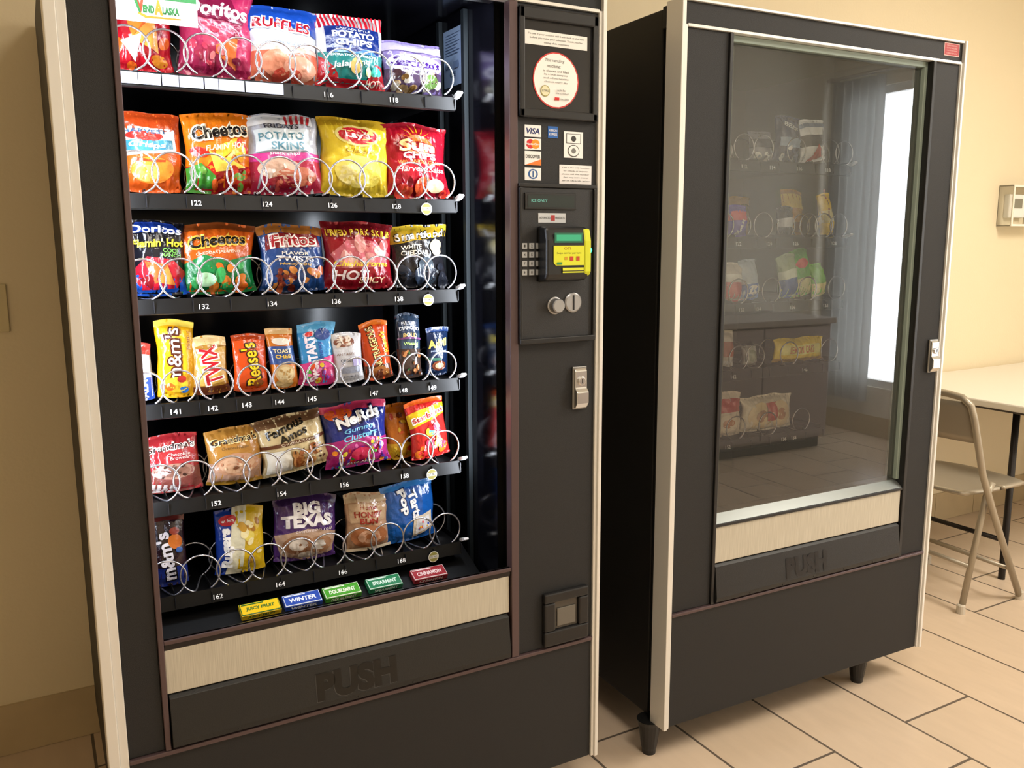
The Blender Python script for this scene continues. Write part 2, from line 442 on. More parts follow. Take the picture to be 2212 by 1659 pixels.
# control column ---------------------------------------------------------
PN=mat('panel_black','#18181a',rough=.4)
sp=MB()
x0,x1,z0,z1=.914,1.108,1.604,1.822
for q in ((x0,x1,z0,z0+.018),(x0,x1,z1-.024,z1),(x0,x0+.013,z0,z1),(x1-.013,x1,z0,z1)): sp.box(q[0],q[1],-.012,0,q[2],q[3],PN)
spo=A.part(sp,'sign_panel',bevel=.003)
si=MB(); si.box(x0+.013,x1-.013,-.004,0,z0+.018,z1-.024,mat('sign_insert','#232326',rough=.2)); A.sub(si,'sign_insert',spo)
decal(A,'notice_label',spo,-.0045,.929,1.750,1.083,1.778,[T('To see if your snack is still fresh look at the date',.5,.75,.9,.16,'#444444',0),T('before you make your selection. Thank you for',.5,.48,.84,.16,'#444444',0),T('using this machine',.5,.2,.4,.16,'#444444',0)],bg='#f0eeea')
decal(A,'round_notice',spo,-.0045,.948,1.626,1.062,1.740,[E(.5,.5,.5,.5,'#c8352f'),E(.5,.5,.475,.475,'#f6f4f0'),T('This vending',.47,.84,.42,.07,'#444444',0,.2),T('machine:',.45,.75,.3,.06,'#444444',0,.2)]+[T(t,.5,.66-.065*i,.55-.04*(i%2),.038,'#666666',0) for i,t in enumerate(['is cleaned and filled','by a local company','and offers healthy','choices every day'])]+[E(.26,.3,.10,.10,'#a49a4a'),E(.26,.3,.085,.085,'#e8e3c0'),T('EST PRO',.26,.3,.14,.04,'#444444',0),T('Look for',.60,.33,.22,.04,'#444444',0),T('the symbol',.62,.27,.28,.04,'#444444',0),R(.46,.15,.56,.2,'#cc2222'),T('inside',.68,.175,.18,.04,'#444444',0)])
def st(n,x0,z0,x1,z1,ops,bg): return decal(A,n,A.e,-.0004,x0,z0,x1,z1,ops,bg=bg)
st('card_sticker',.931,1.566,.971,1.590,[T('VISA',.5,.5,.82,.5,'#1a2a6c',.03,.2)],'#f4f4f4')
st('card_sticker',.988,1.566,1.013,1.590,[T('AMERICAN',.5,.65,.8,.2,'#ffffff',.01),T('EXPRESS',.5,.32,.8,.2,'#ffffff',.01)],'#2463b4')
st('card_sticker',.931,1.540,.971,1.563,[E(.35,.5,.26,.42,'#d8232a'),E(.65,.5,.26,.42,'#ee9a1c'),T('MasterCard',.5,.5,.86,.2,'#ffffff',.02,.2)],'#f4f4f4')
st('card_sticker',.931,1.508,.971,1.537,[P([(0,0),(1,0),(1,.45)],'#ee7f2d'),T('DISCOVER',.5,.62,.88,.24,'#222222',.02)],'#f4f4f4')
st('card_sticker',.931,1.477,.971,1.503,[E(.5,.5,.3,.40,'#2b5d9e'),E(.5,.5,.2,.30,'#f4f4f4'),R(.46,.25,.54,.75,'#2b5d9e')],'#f4f4f4')
st('payment_sticker',1.028,1.527,1.077,1.582,[R(.12,.55,.88,.92,'#333333'),R(.15,.57,.85,.9,'#f4f4f4'),E(.5,.73,.13,.11,'#333333'),E(.5,.27,.3,.23,'#333333'),E(.5,.27,.27,.2,'#f4f4f4'),E(.5,.27,.12,.1,'#777777')],'#f4f4f4')
st('notice_label',1.017,1.472,1.100,1.512,[T(t,.5,.85-.17*i,.85-.1*(i%2),.09,'#555555',0) for i,t in enumerate(['This is the only location','for refunds or requests','please call the number','for any lost coins','and thank you'])],'#f1eeee')
md=MB()
md.box(.911,1.104,-.010,.0,1.138,1.462,mat('module_black','#1f1f21',rough=.45,bump=.2,bscale=700))
md.box(.911,1.108,-.013,0,1.462,1.470,PN); md.box(.911,.917,-.016,0,1.138,1.462,PN); md.box(1.098,1.104,-.016,0,1.138,1.462,PN); md.box(.911,1.104,-.018,0,1.130,1.142,PN)
mdo=A.part(md,'payment_module',bevel=.002)
ds=MB(); ds.box(.924,1.054,-.014,-.009,1.416,1.451,PN); dso=A.sub(ds,'display',mdo,bevel=.002)
decal(A,'display_text',mdo,-.0142,.931,1.421,1.047,1.446,[R(0,0,1,1,'#16231f'),T('ICE ONLY',.24,.55,.34,.26,'#7fd8d0',0)])
decal(A,'silver_badge',mdo,-.0105,.958,1.389,1.027,1.409,[T('ADVANCED',.24,.5,.4,.22,'#555555',.01),R(.46,.2,.6,.8,'#b03030'),T('PRODUCTS',.79,.5,.34,.22,'#555555',.01)],bg='#c9ccd0')
ks='123456789*0#'
kb=MB(); kb.box(.913,.966,-.0115,-.009,1.276,1.348,mat('keypad_plate','#2c2d30',rough=.4)); kbo=A.sub(kb,'keypad',mdo)
km=MB(); km.box(-.0062,.0062,-.005,0,-.006,.006,mat('key_grey','#b9bcc0',rough=.35,metal=.3)); kme=km.mesh('key')
mb=MB()
for i in range(12):
    kx=.922+(i%3)*.0175;kz=1.340-(i//3)*.0185
    o=bpy.data.objects.new('key',kme); col.objects.link(o); o.parent=mdo; o.location=(kx,-.0105,kz)
    vs,fs=textgeo(ks[i],.01,0)
    mb.add([(kx+a*.004,-.0158,kz+b*.006) for a,b in vs],fs,flat('#333333'))
A.sub(mb,'key_lettering',mdo,fixn=False)
cr=MB()
CRM=mat('reader_black','#1a1b1d',rough=.3)
cr.prism([(-.01,1.262),(-.045,1.268),(-.052,1.280),(-.052,1.352),(-.046,1.378),(-.01,1.382)],.955,1.062,CRM)
cro=A.sub(cr,'card_reader',mdo,bevel=.005,label='black card reader with yellow face')
ye=MB(); ye.prism([(-.018,1.274),(-.050,1.276),(-.0545,1.285),(-.0545,1.350),(-.048,1.376),(-.018,1.376)],1.048,1.066,mat('reader_yellow','#d8de2a',rough=.35))
A.sub(ye,'card_reader_edge',mdo,bevel=.004,label='yellow side edge of the card reader')
decal(A,'reader_face',mdo,-.0528,.968,1.275,1.050,1.374,[R(.06,.72,.93,.93,'#1d6b50'),R(.12,.76,.88,.89,'#37b58c'),P([(.03,.30),(.1,.24),(.97,.24),(.97,.66),(.03,.66)],'#dfe22c'),T('OTI',.45,.60,.2,.06,'#b07a10',.01),T('Swipe card or pay here',.5,.50,.75,.05,'#555522',0),R(.36,.36,.45,.42,'#d8a020'),R(.52,.34,.63,.43,'#c33c2c'),R(.72,.34,.82,.43,'#c0461c'),R(.30,.08,.95,.19,'#dfe22c'),R(.3,.11,.95,.13,'#33331a'),R(.12,.26,.28,.31,'#2a8a4a')])
ge=MB(); ge.lathe((1.068,-.040,1.330),(1,0,0),[(0,.006),(.004,.006),(.007,.003)],mat('green_lamp','#20ff90',emit=8),n=14); A.sub(ge,'indicator_lamp',mdo,label='glowing green indicator lamp')
kn=MB(); kn.lathe((1.000,-.009,1.211),(0,-1,0),[(0,.019),(.004,.019),(.005,.016),(.020,.015),(.022,.013)],mat('brushed_silver','#a8a8aa',rough=.35,metal=.7),n=28); A.sub(kn,'coin_return_knob',mdo,label='silver round knob')
cs=MB(); cs.lathe((1.047,-.009,1.216),(0,-1,0),[(0,.022),(.004,.022),(.006,.019),(.006,.018)],mat('brushed_silver','#a8a8aa',rough=.35,metal=.7),n=32); cs.box(1.0455,1.0485,-.0165,-.012,1.200,1.232,flat('#111111')); A.sub(cs,'coin_slot',mdo,label='silver disc with coin slot')
def lock(F,x0,x1,z0,z1):
    m=MB(); m.prism([(0,z0),(-.012,z0),(-.020,z0+.012),(-.020,z0+.038),(-.012,z0+.046),(-.012,z1-.006),(-.006,z1),(0,z1)],x0+.003,x1-.003,CHROME)
    m.box(x0,x1,-.006,0,z0-.003,z1+.003,mat('lock_frame','#9d9d9d',rough=.3,metal=.9))
    o=F.part(m,'lock_handle',bevel=.002,label='chrome T-handle lock')
    c=MB(); xm=(x0+x1)/2; zm=z0+(z1-z0)*.68
    c.lathe((xm,-.012,zm),(0,-1,0),[(0,.010),(.004,.010),(.005,.008)],CHROME,n=20); c.box(xm-.001,xm+.001,-.0176,-.014,zm-.005,zm+.005,flat('#111111'))
    F.sub(c,'lock_cylinder',o)
lock(A,1.052,1.090,.976,1.068)
lock(B,.966,1.004,.968,1.060)
cc=MB(); X0,X1,Z0,Z1=.975,1.097,.418,.548
for q in ((X0,X1,Z0,.455),(X0,X1,.524,Z1),(X0,1.005,.455,.524),(1.070,X1,.455,.524)): cc.box(q[0],q[1],-.014,0,q[2],q[3],PN)
cco=A.part(cc,'coin_return_cup',bevel=.004,label='black frame coin return cup')
ci=MB(); ci.box(1.005,1.070,-.006,-.001,.455,.524,mat('cup_flap','#55524e',rough=.25,metal=.5)); ci.box(1.012,1.063,-.009,-.006,.462,.506,mat('cup_window','#6b665e',rough=.2)); A.sub(ci,'coin_flap',cco,bevel=.002)
# operator sign hanging inside the window
sg=MB(); sg.box(.130,.309,.110,.114,1.736,1.848,mat('sign_white_glow','#f4f5f7',rough=.5,emit=.55))  # board glows by itself in place of light falling on its face
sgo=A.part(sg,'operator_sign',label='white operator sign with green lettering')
decal(A,'sign_lettering',A.e,.1098,.150,1.736,.309,1.840,[R(.62,.385,.995,.62,'#1f6a2c'),T('V',.395,.25,.085,.25,'#c03c18',.09),T('END',.482,.21,.12,.13,'#1f6a2c',.06),T('A',.585,.25,.09,.25,'#d08018',.09),T('LASKA',.715,.21,.18,.13,'#1f6a2c',.06),P([(.36,.12),(.44,.06),(.82,.08),(.82,.105),(.46,.10),(.38,.15)],'#d0801c'),P([(.33,.35),(.36,.37),(.40,.15),(.38,.13)],'#1f6a2c')])
ul=MB(); art(ul,[R(0,0,1,1,'#8fa6c8')]+[R(.12,.9-.05*i,.85-.1*(i%3),.915-.05*i,'#4a5e80') for i in range(8)]+[T('UL',.25,.36,.25,.1,'#33486a',.02),T('CE',.5,.2,.3,.09,'#33486a',.02),R(.55,.3,.8,.42,'#6a80a4')],.10,.125,lambda x,z,o:(.8868-o,.295-x,1.700+z),flat,sub=False,step=.0002)
A.part(ul,'rating_label',fixn=False)
decal(B,'warning_sticker',B.e,-.0002,.940,1.850,1.004,1.884,[R(0,0,1,1,'#d9b8b0'),R(.03,.06,.97,.94,'#b03036')]+[T(t,.5,.80-.2*i,.7,.1,'#e6c8c0',0) for i,t in enumerate(['WARNING NEVER ROCK','OR TILT MACHINE','CAN CAUSE INJURY','OR DEATH'])])

# ------------------------------------------------------------------ stock of A
def PK(r,xa,xb,zt,base,ops,label,name='snack_bag',Tk=.028,y=.205,roll=0,lean=5,yaw=0,cat='snack bag',zb=None,seed=None,grp=None):
    PK.n+=1
    z=(AZ[r] if zb is None else zb)
    return packet(name,A,(xa+xb)/2,y,z+.006,(xb-xa),(zt-z-.004),Tk,base,ops,roll=roll,lean=lean,yaw=yaw,label=label,cat=cat,seed=seed or PK.n,group=grp or 'snack packets in the lit machine')
PK.n=0
TRI=lambda u,v,s,c,a=0:P([(u+s*cos(a+k*2.094),v+.8*s*sin(a+k*2.094)) for k in range(3)],c)
PK(0,.166,.281,1.835,'#b81424',[S(9,.1,.05,.9,.5,.12,['#d8601a','#8f1018','#e08a2a']),TRI(.4,.55,.3,'#e07f24',.3),TRI(.6,.35,.28,'#e8953a',1.2),TRI(.35,.25,.2,'#f0e0d0',.8)],'red tortilla chip bag with orange chips',roll=-3)
PK(0,.284,.430,1.852,'#b82c5a',[R(0,0,1,.1,'#981a44'),TRI(.5,.42,.42,'#8e1840',.5),TRI(.42,.40,.30,'#c8405e',.2),TRI(.62,.26,.24,'#d86a30',1.0),TRI(.35,.2,.2,'#a02444',1.0),TRI(.5,.72,.42,'#7a1238',1.55),T('Doritos',.5,.66,.86,.15,'#ffffff',.03,.2),S(8,.15,.12,.85,.5,.06,['#d43a56','#e07a7a','#7a1036'])],'pink tortilla chip bag with large logo',roll=2)
PK(0,.412,.560,1.812,'#d4d8e4',[R(0,.0,1,.40,'#d0684c'),P([(0,.40),(1,.40),(1,.46),(.5,.36),(0,.48)],'#e8c0b0'),R(0,.86,1,1,'#1846a4'),P([(0,.62),(.22,.80),(1,.64),(1,1),(0,1)],'#1846a4'),T('RUFFLES',.48,.74,.84,.17,'#ffffff',.08,.1,-4),T('RUFFLES',.48,.74,.80,.13,'#a01020',.03,.1,-4),E(.35,.25,.22,.16,'#e09070'),E(.68,.2,.24,.15,'#e8a488'),E(.5,.1,.2,.1,'#c84a38'),T('ORIGINAL',.5,.50,.4,.04,'#8a98c0')],'white and blue ridged crisp bag')
PK(0,.547,.700,1.813,'#e2dfdf',[R(i/17,.80,i/17+.03,1,'#c01828') for i in range(17)]+[R(0,0,1,.45,'#107a76'),R(.0,.0,1,.12,'#b01420'),P([(0,.12),(.3,.12),(.1,.34),(0,.4)],'#b01420'),P([(1,.12),(.7,.12),(.86,.34),(1,.3)],'#b01420'),R(.10,.44,.90,.80,'#0c2468'),P([(.10,.44),(.35,.50),(.5,.46),(.7,.51),(.90,.44)],'#4078b0'),T('CASCADE STYLE',.5,.765,.5,.03,'#ffffff',0),T('POTATO',.5,.69,.62,.085,'#ffffff',.035),T('CHIPS',.5,.585,.54,.085,'#ffffff',.035),T('EXTRA THICK & CRUNCHY',.5,.41,.7,.03,'#ffffff',0),T('Jalapeno',.45,.3,.6,.10,'#e8f4f0',.02,.2,8),S(5,.5,.15,.9,.32,.09,['#38b8a8','#d8b868','#b8d090'],3),T('HOT!',.8,.08,.24,.08,'#f8e8d0',.02,.2)],'striped potato chip bag with blue panel',roll=1)
PK(0,.694,.838,1.773,'#8272a8',[R(0,.0,1,.42,'#4c3a54'),E(.5,.54,.47,.20,'#d0cce0'),T("Gardetto's",.5,.56,.82,.17,'#3c1070',.035,.1),T('SPECIAL REQUEST',.5,.42,.5,.04,'#4a2076'),R(0,.78,1,.94,'#b4aace'),S(16,.1,.04,.9,.34,.09,['#a88a60','#6a4a20','#c8c0b0','#3a2028'],4),E(.74,.24,.13,.13,'#5a7a3a')],'lilac snack mix bag with purple lettering',roll=2)
PK(1,.166,.281,1.592,'#d8581a',[R(0,.74,1,1,'#a83c14'),P([(.0,.42),(.9,.50),(.9,.78),(.0,.8)],'#d6d4d2'),P([(.0,.46),(.85,.53),(.85,.64),(0,.62)],'#3a8098'),E(.4,.68,.3,.06,'#b82820'),T('HARVEST',.42,.74,.7,.05,'#2a5a80'),T('Crisps',.42,.56,.6,.09,'#ffffff',.02,.2),E(.5,.26,.36,.16,'#e08028'),E(.42,.22,.2,.1,'#e8a050'),R(.2,.36,.7,.39,'#b83c14')],'orange snack bag with white label panel',roll=1)
PK(1,.284,.422,1.598,'#dc7414',[R(0,.0,1,.32,'#a01418'),S(10,.05,.3,.95,.62,.13,['#c82218','#e09420','#e8c030'],5),P([(.0,.0),(.34,.0),(.4,.2),(.2,.36),(.0,.3)],'#3c8a2c'),P([(.3,.52),(.5,.38),(.72,.55),(.62,.4),(.85,.3),(.4,.25)],'#f0d050'),T('Cheetos',.5,.76,.84,.22,'#f8ecd0',.09,.1,6),T('Cheetos',.5,.76,.80,.17,'#100a08',.035,.1,6),S(16,.15,.05,.9,.32,.07,['#c8301a','#d85a20','#e0c8a0','#68a040'],6),T("FLAMIN' HOT",.56,.56,.6,.07,'#fff0c0',.02,.2,5)],'orange and red cheese puff bag',roll=-1)
PK(1,.396,.562,1.604,'#b8bac6',[R(0,0,1,.45,'#b02444'),R(.0,.40,1,.5,'#c83888'),R(.08,.86,.92,.98,'#dfdfe2')]+[P([(.55+.07*i,.86),(.585+.07*i,.86),(.62+.07*i,.98),(.585+.07*i,.98)],'#b83038') for i in range(5)]+[T('FRIDAYS',.5,.83,.44,.06,'#2a2a34',.02),R(.14,.52,.86,.80,'#ccd4d8'),T('POTATO',.48,.70,.60,.10,'#5a8898',.02),T('SKINS',.55,.58,.44,.10,'#5a8898',.02),T('snack chips',.5,.48,.4,.05,'#ffffff',0,.2),E(.4,.3,.28,.13,'#e0b8a0'),E(.62,.2,.28,.12,'#d07a60'),E(.45,.14,.2,.07,'#98182c'),S(8,.2,.05,.85,.38,.06,['#e6d0c0','#c04a40','#f0e0d8'],7)],'silver and crimson potato snack bag',roll=-2)
PK(1,.548,.706,1.604,'#dfc030',[R(0,.88,1,1,'#bf9820'),E(.5,.76,.32,.14,'#e8d880'),E(.5,.76,.28,.11,'#c0182a'),T("Lay's",.5,.76,.38,.12,'#ffffff',.03,.1),E(.5,.3,.34,.2,'#e8d468'),E(.4,.26,.2,.13,'#ecdc90'),E(.64,.22,.18,.11,'#dcc850'),T('Classic',.5,.56,.4,.06,'#a07a18',.01,.2)],'plain yellow potato crisp bag',roll=2)
PK(1,.696,.850,1.602,'#b01428',[R(0,.94,1,1,'#901020')]+[P([(.5+.16*cos(a)-.014*sin(a),.70+.16*sin(a)*.9),(.5+.38*cos(a),.70+.28*sin(a)),(.5+.16*cos(a)+.014*sin(a),.70+.15*sin(a))],'#e89418') for a in [pi*.08+i*pi*.84/8 for i in range(9)]]+[E(.5,.69,.24,.13,'#d85a18'),T('Sun',.48,.68,.62,.20,'#8a0c18',.10,.1),T('Sun',.48,.68,.56,.16,'#ffd890',.04,.1),T('CHIPS',.5,.545,.52,.09,'#ffffff',.035),T('100% WHOLE GRAIN',.5,.46,.7,.05,'#e8883a',.01),T('Harvest Salsa',.5,.37,.8,.07,'#ffe8d8',.01,.2),S(7,.1,.05,.9,.28,.13,['#901020','#b83020','#c85028'],8),E(.72,.16,.15,.09,'#d0b890')],'red multigrain chip bag with yellow sun')
PK(2,.166,.278,1.388,'#101018',[R(0,.0,1,.28,'#184ba8'),P([(.0,.28),(.3,.52),(.75,.48),(1,.3),(.8,.1),(.2,.08)],'#b0182a'),TRI(.45,.34,.24,'#c85a26',.4),TRI(.62,.24,.20,'#d8843a',1.4),TRI(.3,.2,.16,'#7a1018',.9),P([(.05,.82),(.95,.86),(.8,.97),(.2,.97)],'#16307c'),T('Doritos',.5,.88,.88,.11,'#f0f4ff',.03,.15),T("Flamin' Hot",.5,.70,.9,.11,'#f4e030',.03,.2,3),T('COOL',.72,.60,.3,.055,'#6ab848',.02),T('RANCH',.72,.54,.34,.05,'#6ab848',.02)],'black red and blue tortilla chip bag',lean=3)
PK(2,.264,.414,1.384,'#cc5a14',[R(0,.0,1,.42,'#147a3c'),P([(0,.42),(.3,.55),(.6,.44),(1,.56),(1,.38),(0,.38)],'#147a3c'),R(0,.9,1,1,'#7a3a14'),T('Cheetos',.5,.75,.78,.21,'#e8b440',.08,.1,5),T('Cheetos',.5,.75,.74,.16,'#100a08',.035,.1,5),T('CHEDDAR JALAPENO',.5,.57,.6,.05,'#e8e0c0',.01,.1,3),S(12,.15,.06,.85,.4,.09,['#e08028','#38a858','#58b870','#d86018'],9),E(.3,.2,.14,.1,'#a8d4a8')],'orange and green cheese puff bag',roll=-1)
PK(2,.416,.558,1.384,'#1f4480',[R(0,.86,1,1,'#a8682c'),P([(.06,.62),(.94,.68),(.9,.88),(.1,.84)],'#7c1a1e'),T('Fritos',.5,.76,.76,.22,'#f6f0e8',.07,.1,4),T('Fritos',.5,.76,.70,.17,'#a81c24',.015,.1,4),T("FLAVOR",.5,.56,.42,.05,'#f0e8d8',.01),T('TWISTS',.5,.48,.60,.08,'#ffffff',.03),T('Honey BBQ',.5,.40,.5,.05,'#f0c050',.01,.2),S(26,.08,.04,.92,.32,.07,['#b8582c','#7a2c1c','#d0843a','#1f4480'],10)],'blue corn snack bag with red banner')
PK(2,.550,.712,1.392,'#9c1424',[R(0,.90,1,1,'#701018'),R(.04,.76,.96,.90,'#6c0c16'),T('FRIED PORK SKINS',.5,.83,.92,.10,'#f0cc3c',.035),P([(.05,.5),(.3,.72),(.7,.70),(.95,.52),(.8,.32),(.2,.3)],'#c4606a'),S(12,.15,.38,.85,.66,.11,['#d8908a','#b03848','#c86868','#e0b0a0'],11),T('Chicharrones',.5,.37,.8,.09,'#f4d040',.02,.2),T('HOT',.36,.2,.5,.14,'#f0e0e0',.03,.1),T('SPICY',.66,.13,.4,.09,'#f0c8a0',.02,.1)],'red pork rind bag with yellow title',roll=1)
PK(2,.706,.846,1.384,'#1d1c20',[R(0,.90,1,1,'#c8a828'),P([(0,.70),(1,.80),(1,.92),(0,.92)],'#b08c1c'),T('Smartfood',.5,.83,.90,.15,'#0c0a08',.08,.1,3),T('Smartfood',.5,.83,.86,.12,'#ffffff',.03,.1,3),T('WHITE',.32,.64,.36,.07,'#f0e8d0',.02),T('CHEDDAR',.38,.55,.50,.07,'#f0e8d0',.02),E(.78,.64,.13,.10,'#e8d898'),E(.80,.56,.10,.07,'#f4e8c0'),S(9,.1,.05,.9,.36,.12,['#22242c','#2a3444','#38444e'],12)],'black and gold popcorn bag',roll=-1)
def BAR(i,xa,xb,zt,base,ops,label,**k):
    k.setdefault('Tk',.013); k.setdefault('y',.190); k.setdefault('lean',6)
    return PK(3,xa,xb,zt,base,ops,label,name='candy_packet',cat='candy',**k)
BAR(0,.150,.200,1.160,'#c8ccd8',[R(0,0,1,.4,'#2a4aa0'),R(0,.8,1,1,'#a03028'),T('ALMOND',.62,.4,.7,.3,'#ffffff',.03,0,90)],'white and blue wrapped chocolate bar')
BAR(1,.203,.277,1.200,'#e0a414',[R(0,.92,1,1,'#e8c850'),T('m&m\'s',.42,.55,.72,.44,'#4a1a0c',.09,0,90),T('m&m\'s',.42,.55,.68,.36,'#f8f0e0',.01,0,90),E(.5,.17,.3,.1,'#e8c030'),E(.3,.14,.13,.05,'#c85a18'),E(.68,.1,.12,.045,'#2a68b0'),E(.62,.24,.12,.045,'#a0281c'),T('Peanut',.84,.75,.25,.1,'#7a3a10',.01,0,90)],'yellow chocolate candy packet',roll=2)
BAR(2,.272,.345,1.163,'#a8782c',[R(0,.84,1,1,'#d8b880'),R(0,.0,1,.14,'#5a2a14'),P([(.1,.15),(.95,.2),(.95,.82),(.1,.72)],'#c89c48'),T('TWIX',.52,.50,.68,.60,'#f8f4ec',.09,0,100),T('TWIX',.52,.50,.65,.48,'#b01020',.03,0,100)],'gold caramel biscuit bar wrapper with red letters',roll=-3)
BAR(3,.349,.420,1.166,'#d84c14',[R(0,.9,1,1,'#a8380c'),R(0,.0,1,.05,'#a8380c'),T("Reese's",.5,.47,.76,.54,'#3a180c',.08,.1,97),T("Reese's",.5,.47,.73,.44,'#f0cc18',.02,.1,97),E(.7,.14,.16,.06,'#8a4a20')],'bright orange peanut butter cup packet',roll=1)
BAR(4,.426,.484,1.174,'#c87020',[R(0,.40,1,.70,'#2a4a88'),R(0,.9,1,1,'#e0b880'),E(.5,.78,.34,.06,'#e0d8c8'),T('TOAST',.5,.62,.7,.07,'#f0e0b0',.02),T('CHEE',.5,.53,.6,.06,'#f4c848',.02),E(.5,.25,.38,.15,'#d0b080'),E(.5,.25,.3,.115,'#e4d0a0'),E(.45,.09,.32,.07,'#c8a870'),S(8,.3,.16,.7,.34,.05,['#b89050'],13)],'orange and blue cracker sandwich packet',roll=-2)
BAR(5,.484,.566,1.182,'#348cc8',[R(0,.0,1,.34,'#b82868'),R(0,.86,1,1,'#58a8d8'),P([(0,.34),(1,.48),(1,.3),(0,.2)],'#d03c80'),T('SweeTARTS',.34,.46,.80,.28,'#f8e8f4',.05,0,95),T('mini chewy',.60,.42,.55,.18,'#1a4a98',.02,0,95),E(.66,.80,.22,.09,'#284488'),S(12,.12,.05,.9,.34,.08,['#e0c030','#50a838','#d84a18','#8a40a0','#e478a8'],14),E(.28,.82,.1,.04,'#d83838')],'blue and pink chewy candy packet',roll=2)
BAR(6,.563,.632,1.152,'#cfcfd4',[E(.4,.82,.34,.10,'#7a4838'),S(7,.2,.74,.7,.9,.09,['#e0d0c0','#986048'],15),T('AN TASTY',.4,.58,.6,.05,'#8a6a5a',.01),R(.15,.2,.85,.32,'#8a90a0'),T('ORIGINAL',.5,.45,.6,.06,'#3a3a44',.02),T('protein',.5,.13,.5,.05,'#5a5a64',.01),R(.6,.34,.9,.52,'#a8a0c8')],'white snack bar packet with brown print',lean=3,roll=-3)
BAR(7,.633,.700,1.174,'#cc4414',[R(0,.0,1,.25,'#5a2c14'),R(0,.92,1,1,'#e07020'),T('NUTRAGEOUS',.42,.56,.72,.30,'#2c1006',.06,0,100),T('NUTRAGEOUS',.42,.56,.70,.24,'#f8dc90',.015,0,100),T("Reese's",.78,.62,.36,.2,'#f4d020',.03,.1,100),E(.5,.14,.34,.09,'#a0602c'),S(7,.25,.06,.8,.22,.08,['#c89040','#6a3018'],16)],'orange peanut chocolate bar wrapper',roll=-5)
BAR(8,.708,.768,1.186,'#2c3c50',[R(0,.0,1,.45,'#3a2a24'),R(.08,.70,.92,.88,'#20304a'),T('BLUE',.5,.84,.6,.05,'#e8eef6',.01),T('DIAMOND',.5,.77,.84,.055,'#e8eef6',.015),T('BOLD',.5,.66,.6,.06,'#e8c070',.02),R(0,.60,1,.63,'#6a3a6a'),S(14,.12,.05,.88,.5,.1,['#98582c','#b87848','#3a6a38','#6a3a20'],17),T('Wasabi',.5,.53,.6,.05,'#b8d878',.01)],'dark blue and brown almond pouch',roll=1)
BAR(9,.776,.834,1.154,'#10203c',[T('Advil',.46,.66,.84,.17,'#f0d860',.03,.1,8),R(0,.3,.6,.36,'#2a5a48'),R(0,.9,1,1,'#1a3464'),E(.55,.2,.3,.10,'#6a3018'),E(.55,.2,.2,.06,'#b89070'),T('pain reliever',.5,.5,.7,.05,'#c0d0e8',0)],'navy blue medicine packet',roll=3)
CK=dict(name='cookie_packet',cat='cookie packet')
PK(4,.166,.278,.968,'#98242a',[R(0,.0,1,.42,'#7a4038'),P([(.0,.02),(.6,.02),(.5,.14),(.0,.2)],'#d0c4c0'),E(.5,.38,.4,.13,'#987060'),E(.5,.38,.3,.09,'#7a5244'),T("Grandma's",.5,.80,.90,.14,'#f8f0e8',.06,.1,4),T("Grandma's",.5,.80,.86,.10,'#2a1010',.015,.1,4),T('Chocolate',.64,.66,.4,.05,'#f0d8d0',.0,.2),T('Brownie',.64,.6,.34,.05,'#f0d8d0',.0,.2),S(10,.2,.28,.8,.5,.04,['#2a1410','#4a2a20'],18)],'red cookie packet with dark cookie',Tk=.022,**CK)
PK(4,.288,.402,.968,'#b07c34',[R(0,.0,1,.40,'#b89078'),E(.5,.36,.42,.2,'#b88868'),E(.5,.36,.34,.15,'#c8a080'),T("Grandma's",.5,.80,.90,.15,'#e8d090',.06,.1,3),T("Grandma's",.5,.80,.86,.11,'#1c1008',.015,.1,3),T('Oatmeal Raisin',.5,.66,.5,.05,'#5a3a18',.0,.2),S(12,.2,.22,.8,.5,.04,['#7a4a30','#a87050','#d8b898'],19),R(0,.0,1,.06,'#987020')],'tan oatmeal cookie packet',Tk=.022,roll=1,**CK)
PK(4,.402,.556,.976,'#c8b488',[R(0,.84,1,1,'#6a4a30'),T('Famous',.42,.80,.60,.14,'#1c1810',.035,.15,14),T('Amos',.50,.66,.46,.14,'#1c1810',.035,.15,14),R(.0,.50,1,.56,'#5a3018'),T('CHOCOLATE CHIP',.55,.53,.5,.04,'#f0e0c0',0),R(.05,.06,.4,.44,'#e0dcd0'),S(12,.45,.1,.92,.42,.085,['#b88048','#98582c','#c89860'],20),S(16,.42,.1,.92,.42,.025,['#3a2014'],21)],'cream cookie bag with brown band',roll=-9,**CK)
PK(4,.541,.694,.995,'#1c2c80',[R(0,.0,1,.42,'#b02878'),P([(0,.42),(.4,.52),(1,.38),(1,.3),(0,.3)],'#b02878'),R(0,.88,1,1,'#c83860'),E(.24,.86,.2,.09,'#d85a20'),T('NeRds',.52,.78,.74,.23,'#101040',.09,.05,10),T('NeRds',.52,.78,.70,.17,'#ffffff',.045,.05,10),T('Gummy',.52,.60,.5,.09,'#7ac8f0',.02,.2,5),T('Clusters',.52,.50,.56,.09,'#7ac8f0',.02,.2,5),S(46,.1,.04,.9,.40,.04,['#e0d030','#38a038','#d82a2a','#e070b0','#5a3aa8','#e48420'],22),E(.5,.22,.16,.1,'#c82050'),T('EASY OPEN',.5,.07,.4,.05,'#ffffff',.01)],'blue and pink gummy candy bag with white logo',name='candy_packet',cat='candy',roll=-3)
PK(4,.690,.758,.980,'#c87014',[R(0,.0,1,.3,'#d8a828'),S(16,.15,.05,.85,.8,.1,['#b82818','#e4c038','#6a3018','#d85820'],23)],'orange candy packet beside the red one',name='candy_packet',cat='candy',Tk=.014,y=.22,roll=-3)
